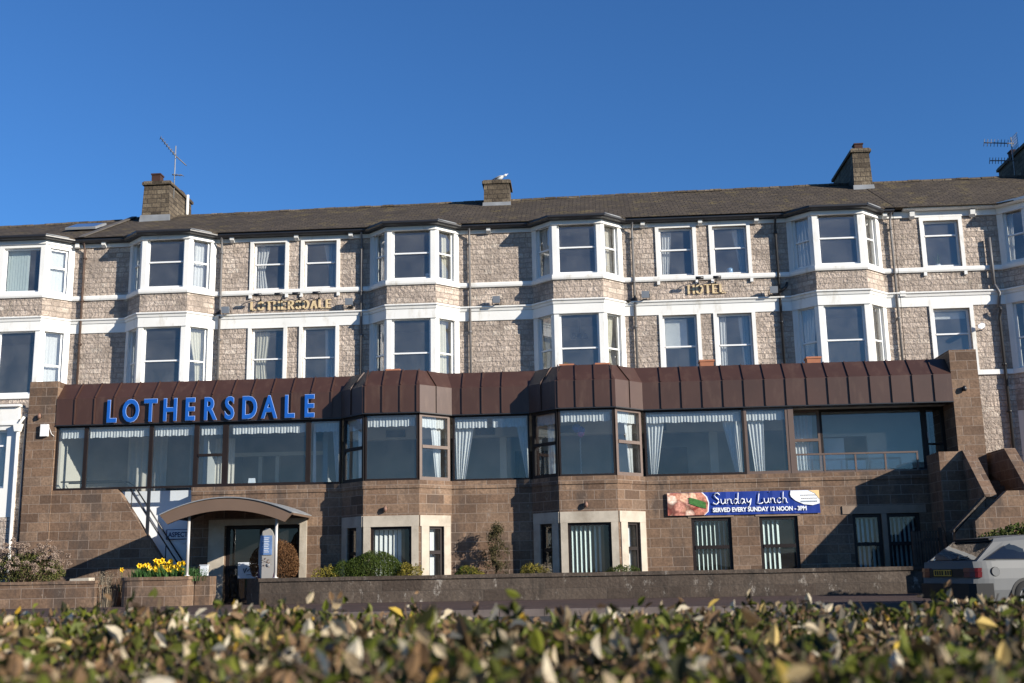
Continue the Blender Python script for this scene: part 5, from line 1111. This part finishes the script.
# ------------------------------------------------------------------ car
def car():
    r = thing('parked_car', 'silver estate car parked at the kerb, seen from behind', 'car', (6.70, 21.68, -.14), R(19))
    kw = dict(local=True)
    def L(name, mats, fn, parent=r, bevel=0): return one(name, mats, fn, parent, local=True, uv=False, bevel=bevel)
    W_ = .84
    def hw(x):      # half width along the length
        return .835-.105*max(0, (.45-x)/.45)**2.2-.16*max(0, (x-3.55)/.65)**2
    xs = [.0, .03, .07, .12, .18, .26, .36, .5, .8, 1.2, 1.8, 2.4, 3.0, 3.4, 3.7, 3.95, 4.12, 4.2]
    def zt(x): return .93 if x < 3.0 else .93-.05*(x-3.0)-.12*max(0, x-3.5)
    def body(b):
        rings = []
        for x in xs:
            w = hw(x); t = zt(x); zb = .30 if x < .1 or x > 4.1 else .22
            dx = (.035 if x == 0 else 0)
            rings.append([(x, -w*.93, zb), (x-.02*(x < .1), -w, .42), (x, -w-.004, .62), (x+dx, -w*.985, .80), (x+dx, -w*.955, t), (x+dx, w*.955, t), (x+dx, w*.985, .80), (x, w+.004, .62), (x-.02*(x < .1), w, .42), (x, w*.93, zb)])
        for a, c in zip(rings, rings[1:]):
            for j in range(10):
                k = (j+1) % 10; b.add([a[j], c[j], c[k], a[k]], j in (1, 2, 3, 5, 6, 7))
        b.add(rings[0][::-1][::-1]); b.add(rings[-1][::-1])
    bd = L('body', 'car_silver', body, bevel=.02)
    # greenhouse
    def side(t, z):  # point on right side glasshouse; t 0 (rear) .. 1 (front); z 0 belt..1 roof
        B = Vector((.10+3.0*t, -(.735+.05*min(1, t*8) if t < .9 else .785), .93)); Rr = Vector((.66+1.72*t, -.585, 1.325+.055*math.sin(t*2.6)))
        return B.lerp(Rr, z)
    mir = lambda v: Vector((v.x, -v.y, v.z))
    ts = [0, .12, .25, .4, .6, .8, 1.0]
    def gh(b):
        for a, c in zip(ts, ts[1:]):
            for m_ in (lambda v: v, mir):
                q = [m_(side(a, 0)), m_(side(c, 0)), m_(side(c, .86)), m_(side(a, .86))]; b.facen(q, (0, -1 if m_(side(a, 0)).y < 0 else 1, .3)); 
                def cr(t): v = side(t, 1); return m_(Vector((v.x, v.y*.93, v.z+.012)))
                b.facen([m_(side(a, .86)), m_(side(c, .86)), cr(c), cr(a)], (0, -1 if m_(side(a, 0)).y < 0 else 1, .8), True)
            A = [side(a, 1), side(c, 1)]; f = lambda v, s: Vector((v.x, v.y*.93*s, v.z+.012+.022*(1-abs(s))))
            for s0, s1 in ((1, .5), (.5, 0), (0, -.5), (-.5, -1)): b.facen([f(A[0], s0), f(A[1], s0), f(A[1], s1), f(A[0], s1)], (0, 0, 1), True)
        for t in (0, 1):
            z = [side(t, 0), side(t, .86), Vector((side(t, 1).x, side(t, 1).y*.93, side(t, 1).z+.012))]; mid = Vector((z[2].x, 0, z[2].z+.022))
            b.facen([z[0], z[1], z[2], mid, mir(z[2]), mir(z[1]), mir(z[0])], (-1 if t == 0 else 1, 0, .8))
    L('cabin', 'car_silver', gh, bevel=.028)
    off = Vector((0, -.004, .001))
    def panel(b, P, n, th=.005):
        n = Vector(n).normalized(); b.extrude([p+n*.002 for p in P], n*th)
    def nrm(P): return (P[1]-P[0]).cross(P[2]-P[0]).normalized()
    sp = lambda x, z: Vector((x, -(.785-.205*(z-.93)/.395), z))
    for m_ in (lambda v: v, mir):
        for P in ([sp(.27, .965), sp(1.13, .955), sp(1.17, 1.265), sp(1.02, 1.27), sp(.72, 1.17)], [sp(1.20, .955), sp(1.90, .955), sp(1.90, 1.295), sp(1.24, 1.275)], [sp(1.97, .955), sp(2.82, .955), sp(2.34, 1.285), sp(1.97, 1.295)]):
            P = [m_(p) for p in P]; n = nrm(P); n = n if n.y*P[0].y > 0 else -n; cen = sum(P, Vector())/len(P)
            w = L('window', 'car_black', lambda b: panel(b, [p+(p-cen).normalized()*.024 for p in P], n, .007)); L('pane', 'car_glass', lambda b: panel(b, [p+n*.007 for p in P], n, .004), w)
    # rear hatch glass (dark surround, spoiler, wiper)
    z0, z1 = side(0, .06), side(0, .90); P = [Vector((z0.x-.002, z0.y*.90, z0.z)), Vector((z0.x-.002, -z0.y*.90, z0.z)), Vector((z1.x, -z1.y*.92, z1.z)), Vector((z1.x, z1.y*.92, z1.z))]
    n = Vector((-.6, 0, .8)); n = nrm(P); n = n if n.x < 0 else -n
    w = L('window', 'car_black', lambda b: panel(b, [p+(p-sum(P, Vector())/4).normalized()*.03 for p in P], n, .004)); L('pane', 'car_glass', lambda b: panel(b, [p+n*.004 for p in P], n, .004), w)
    L('wiper', 'car_black', lambda b: b.tube([tuple(P[0].lerp(P[1], .5)+n*.02), tuple(P[0].lerp(P[1], .18)+n*.025+Vector((.05, 0, .045)))], .008, 5))
    L('spoiler', 'car_black', lambda b: b.hexa([(.58, -.52, 1.31), (.58, .52, 1.31), (.68, .53, 1.33), (.68, -.53, 1.33), (.57, -.52, 1.345), (.57, .52, 1.345), (.70, .53, 1.36), (.70, -.53, 1.36)]), bevel=.01)
    # tail: black panel with lamps and plate, bumper
    L('tail_panel', 'car_black', lambda b: b.box(-.018, .05, -.50, .50, .655, .80), bevel=.008)
    for s in (-1, 1):
        def lamp(b):
            for z0_, z1_, mi, o in ((.648, .748, 0, 0), (.750, .815, 1, .003)):
                X = [(-.026-o, .505), (-.018-o, .66), (.012-o, .768+o), (.05, .800+o), (.12, .822+o)]
                for (xa, ya), (xb, yb_) in zip(X, X[1:]):
                    b.hexa([(xa, s*ya, z0_), (xb, s*yb_, z0_), (xb+.03, s*(yb_-.06), z0_), (xa+.07, s*(ya-.03), z0_), (xa+.012, s*ya, z1_), (xb+.012, s*yb_, z1_), (xb+.04, s*(yb_-.06), z1_), (xa+.08, s*(ya-.03), z1_)], mi if ya < .75 else 0)
        L('tail_lamp', ['lamp_red', 'lamp_orange'], lamp)
    pl = L('number_plate', 'plate_yellow', lambda b: b.box(-.030, -.019, -.16, .36, .672, .785))
    L('plate_marks', 'car_black', lambda b: [b.box(-.033, -.0305, .325-.068*i-(.035 if i > 3 else 0)-.042, .325-.068*i-(.035 if i > 3 else 0), .69, .768) for i in range(7)], pl)
    def bump(b):
        pr = [(-.0, -.80), (-.085, -.70), (-.11, -.3), (-.11, .3), (-.085, .70), (0, .80), (.32, .852), (.32, .80), (.05, .7), (.05, -.7), (.32, -.80), (.32, -.852)]
        b.extrude([(x, y, .26) for x, y in pr], (0, 0, .28))
    L('bumper', 'car_black', bump, bevel=.02)
    L('bumper', 'car_black', lambda b: b.extrude([(4.05, -.72, .24), (4.27, -.55, .24), (4.31, 0, .24), (4.27, .55, .24), (4.05, .72, .24)], (0, 0, .3)), bevel=.02)
    for s in (-1, 1): L('side_strip', 'car_black', lambda b: b.box(.95, 3.1, s*.84-.012, s*.84+.012, .50, .56), bevel=.004)
    fc = L('filler_cap', 'car_black', lambda b: b.tube([(.40, -.80, .745), (.40, -.8425, .745)], .084, 24)); L('flap', 'car_silver', lambda b: b.tube([(.40, -.80, .745), (.40, -.845, .745)], .078, 24), fc)
    for x in (1.17, 1.94):
        for s in (-1, 1): L('door_gap', 'car_black', lambda b: b.tube([(x-.0, s*.825, .92), (x+.02, s*.840, .7), (x-(0 if x > 2 else .12), s*.836, .45), (x-(0 if x > 2 else .15), s*.832, .3)], .006, 5))
    for x in (1.45, 2.35):
        for s in (-1, 1): L('door_handle', 'car_black', lambda b: b.box(x, x+.16, s*.838-.02, s*.838+.02, .79, .825), bevel=.006)
    for s in (-1, 1): L('wing_mirror', 'car_black', lambda b: b.hexa([(2.62, s*.80, .95), (2.62, s*.98, .97), (2.72, s*.97, .97), (2.74, s*.80, .95), (2.62, s*.80, 1.06), (2.62, s*.97, 1.07), (2.71, s*.96, 1.07), (2.74, s*.80, 1.05)]), bevel=.015)
    for s in (-1, 1): L('headlight', 'white_china', lambda b: b.hexa([(4.10, s*.40, .62), (4.02, s*.70, .62), (3.9, s*.68, .62), (4.0, s*.4, .62), (4.13, s*.40, .76), (4.05, s*.69, .76), (3.9, s*.66, .76), (4.0, s*.4, .76)]))
    for x in (1.02, 3.46):
        for s in (-1, 1):
            L('wheel_arch', 'car_black', lambda b: b.extrude([(x+.34*math.cos(t), s*.842, .29+.34*math.sin(t)) for t in [math.pi*i/14 for i in range(15)]], (0, s*.006, 0)))
            w = L('wheel', 'tyre', lambda b: b.lathe([(.17, -.09), (.27, -.095), (.29, -.07), (.29, .07), (.27, .095), (.17, .09)], (x, s*.775, .29), 28, (0, 1, 0)))
            L('rim', 'lead', lambda b: (b.lathe([(0, .07), (.06, .085), (.10, .06), (.17, .08), (.19, .092)], (x, s*.775, .29), 24, (0, s, 0)), [b.tube([(x+.05*math.cos(a), s*.862, .29+.05*math.sin(a)), (x+.17*math.cos(a), s*.862, .29+.17*math.sin(a))], .02, 5) for a in [i*1.047 for i in range(6)]]), w)
    for x, s in ((1.35, -1), (1.35, 1), (2.2, -1), (2.2, 1)): L('seat', 'interior_dark', lambda b: (b.hexa([(x-.02, s*.38-.22, .4), (x-.02, s*.38+.22, .4), (x+.12, s*.38+.22, .4), (x+.12, s*.38-.22, .4), (x-.22, s*.38-.18, 1.05), (x-.22, s*.38+.18, 1.05), (x-.12, s*.38+.18, 1.05), (x-.12, s*.38-.18, 1.05)]), b.box(x-.25, x-.15, s*.38-.11, s*.38+.11, 1.07, 1.22)))
    L('aerial', 'car_black', lambda b: b.tube([(.85, 0, 1.36), (.62, 0, 1.58)], .005, 5))
small(); planting(); hedge(); car()
for o in SC.objects:
    if o.type == 'MESH' and o.data.name.split('.')[0] != o.name.split('.')[0]: o.data.name = o.name
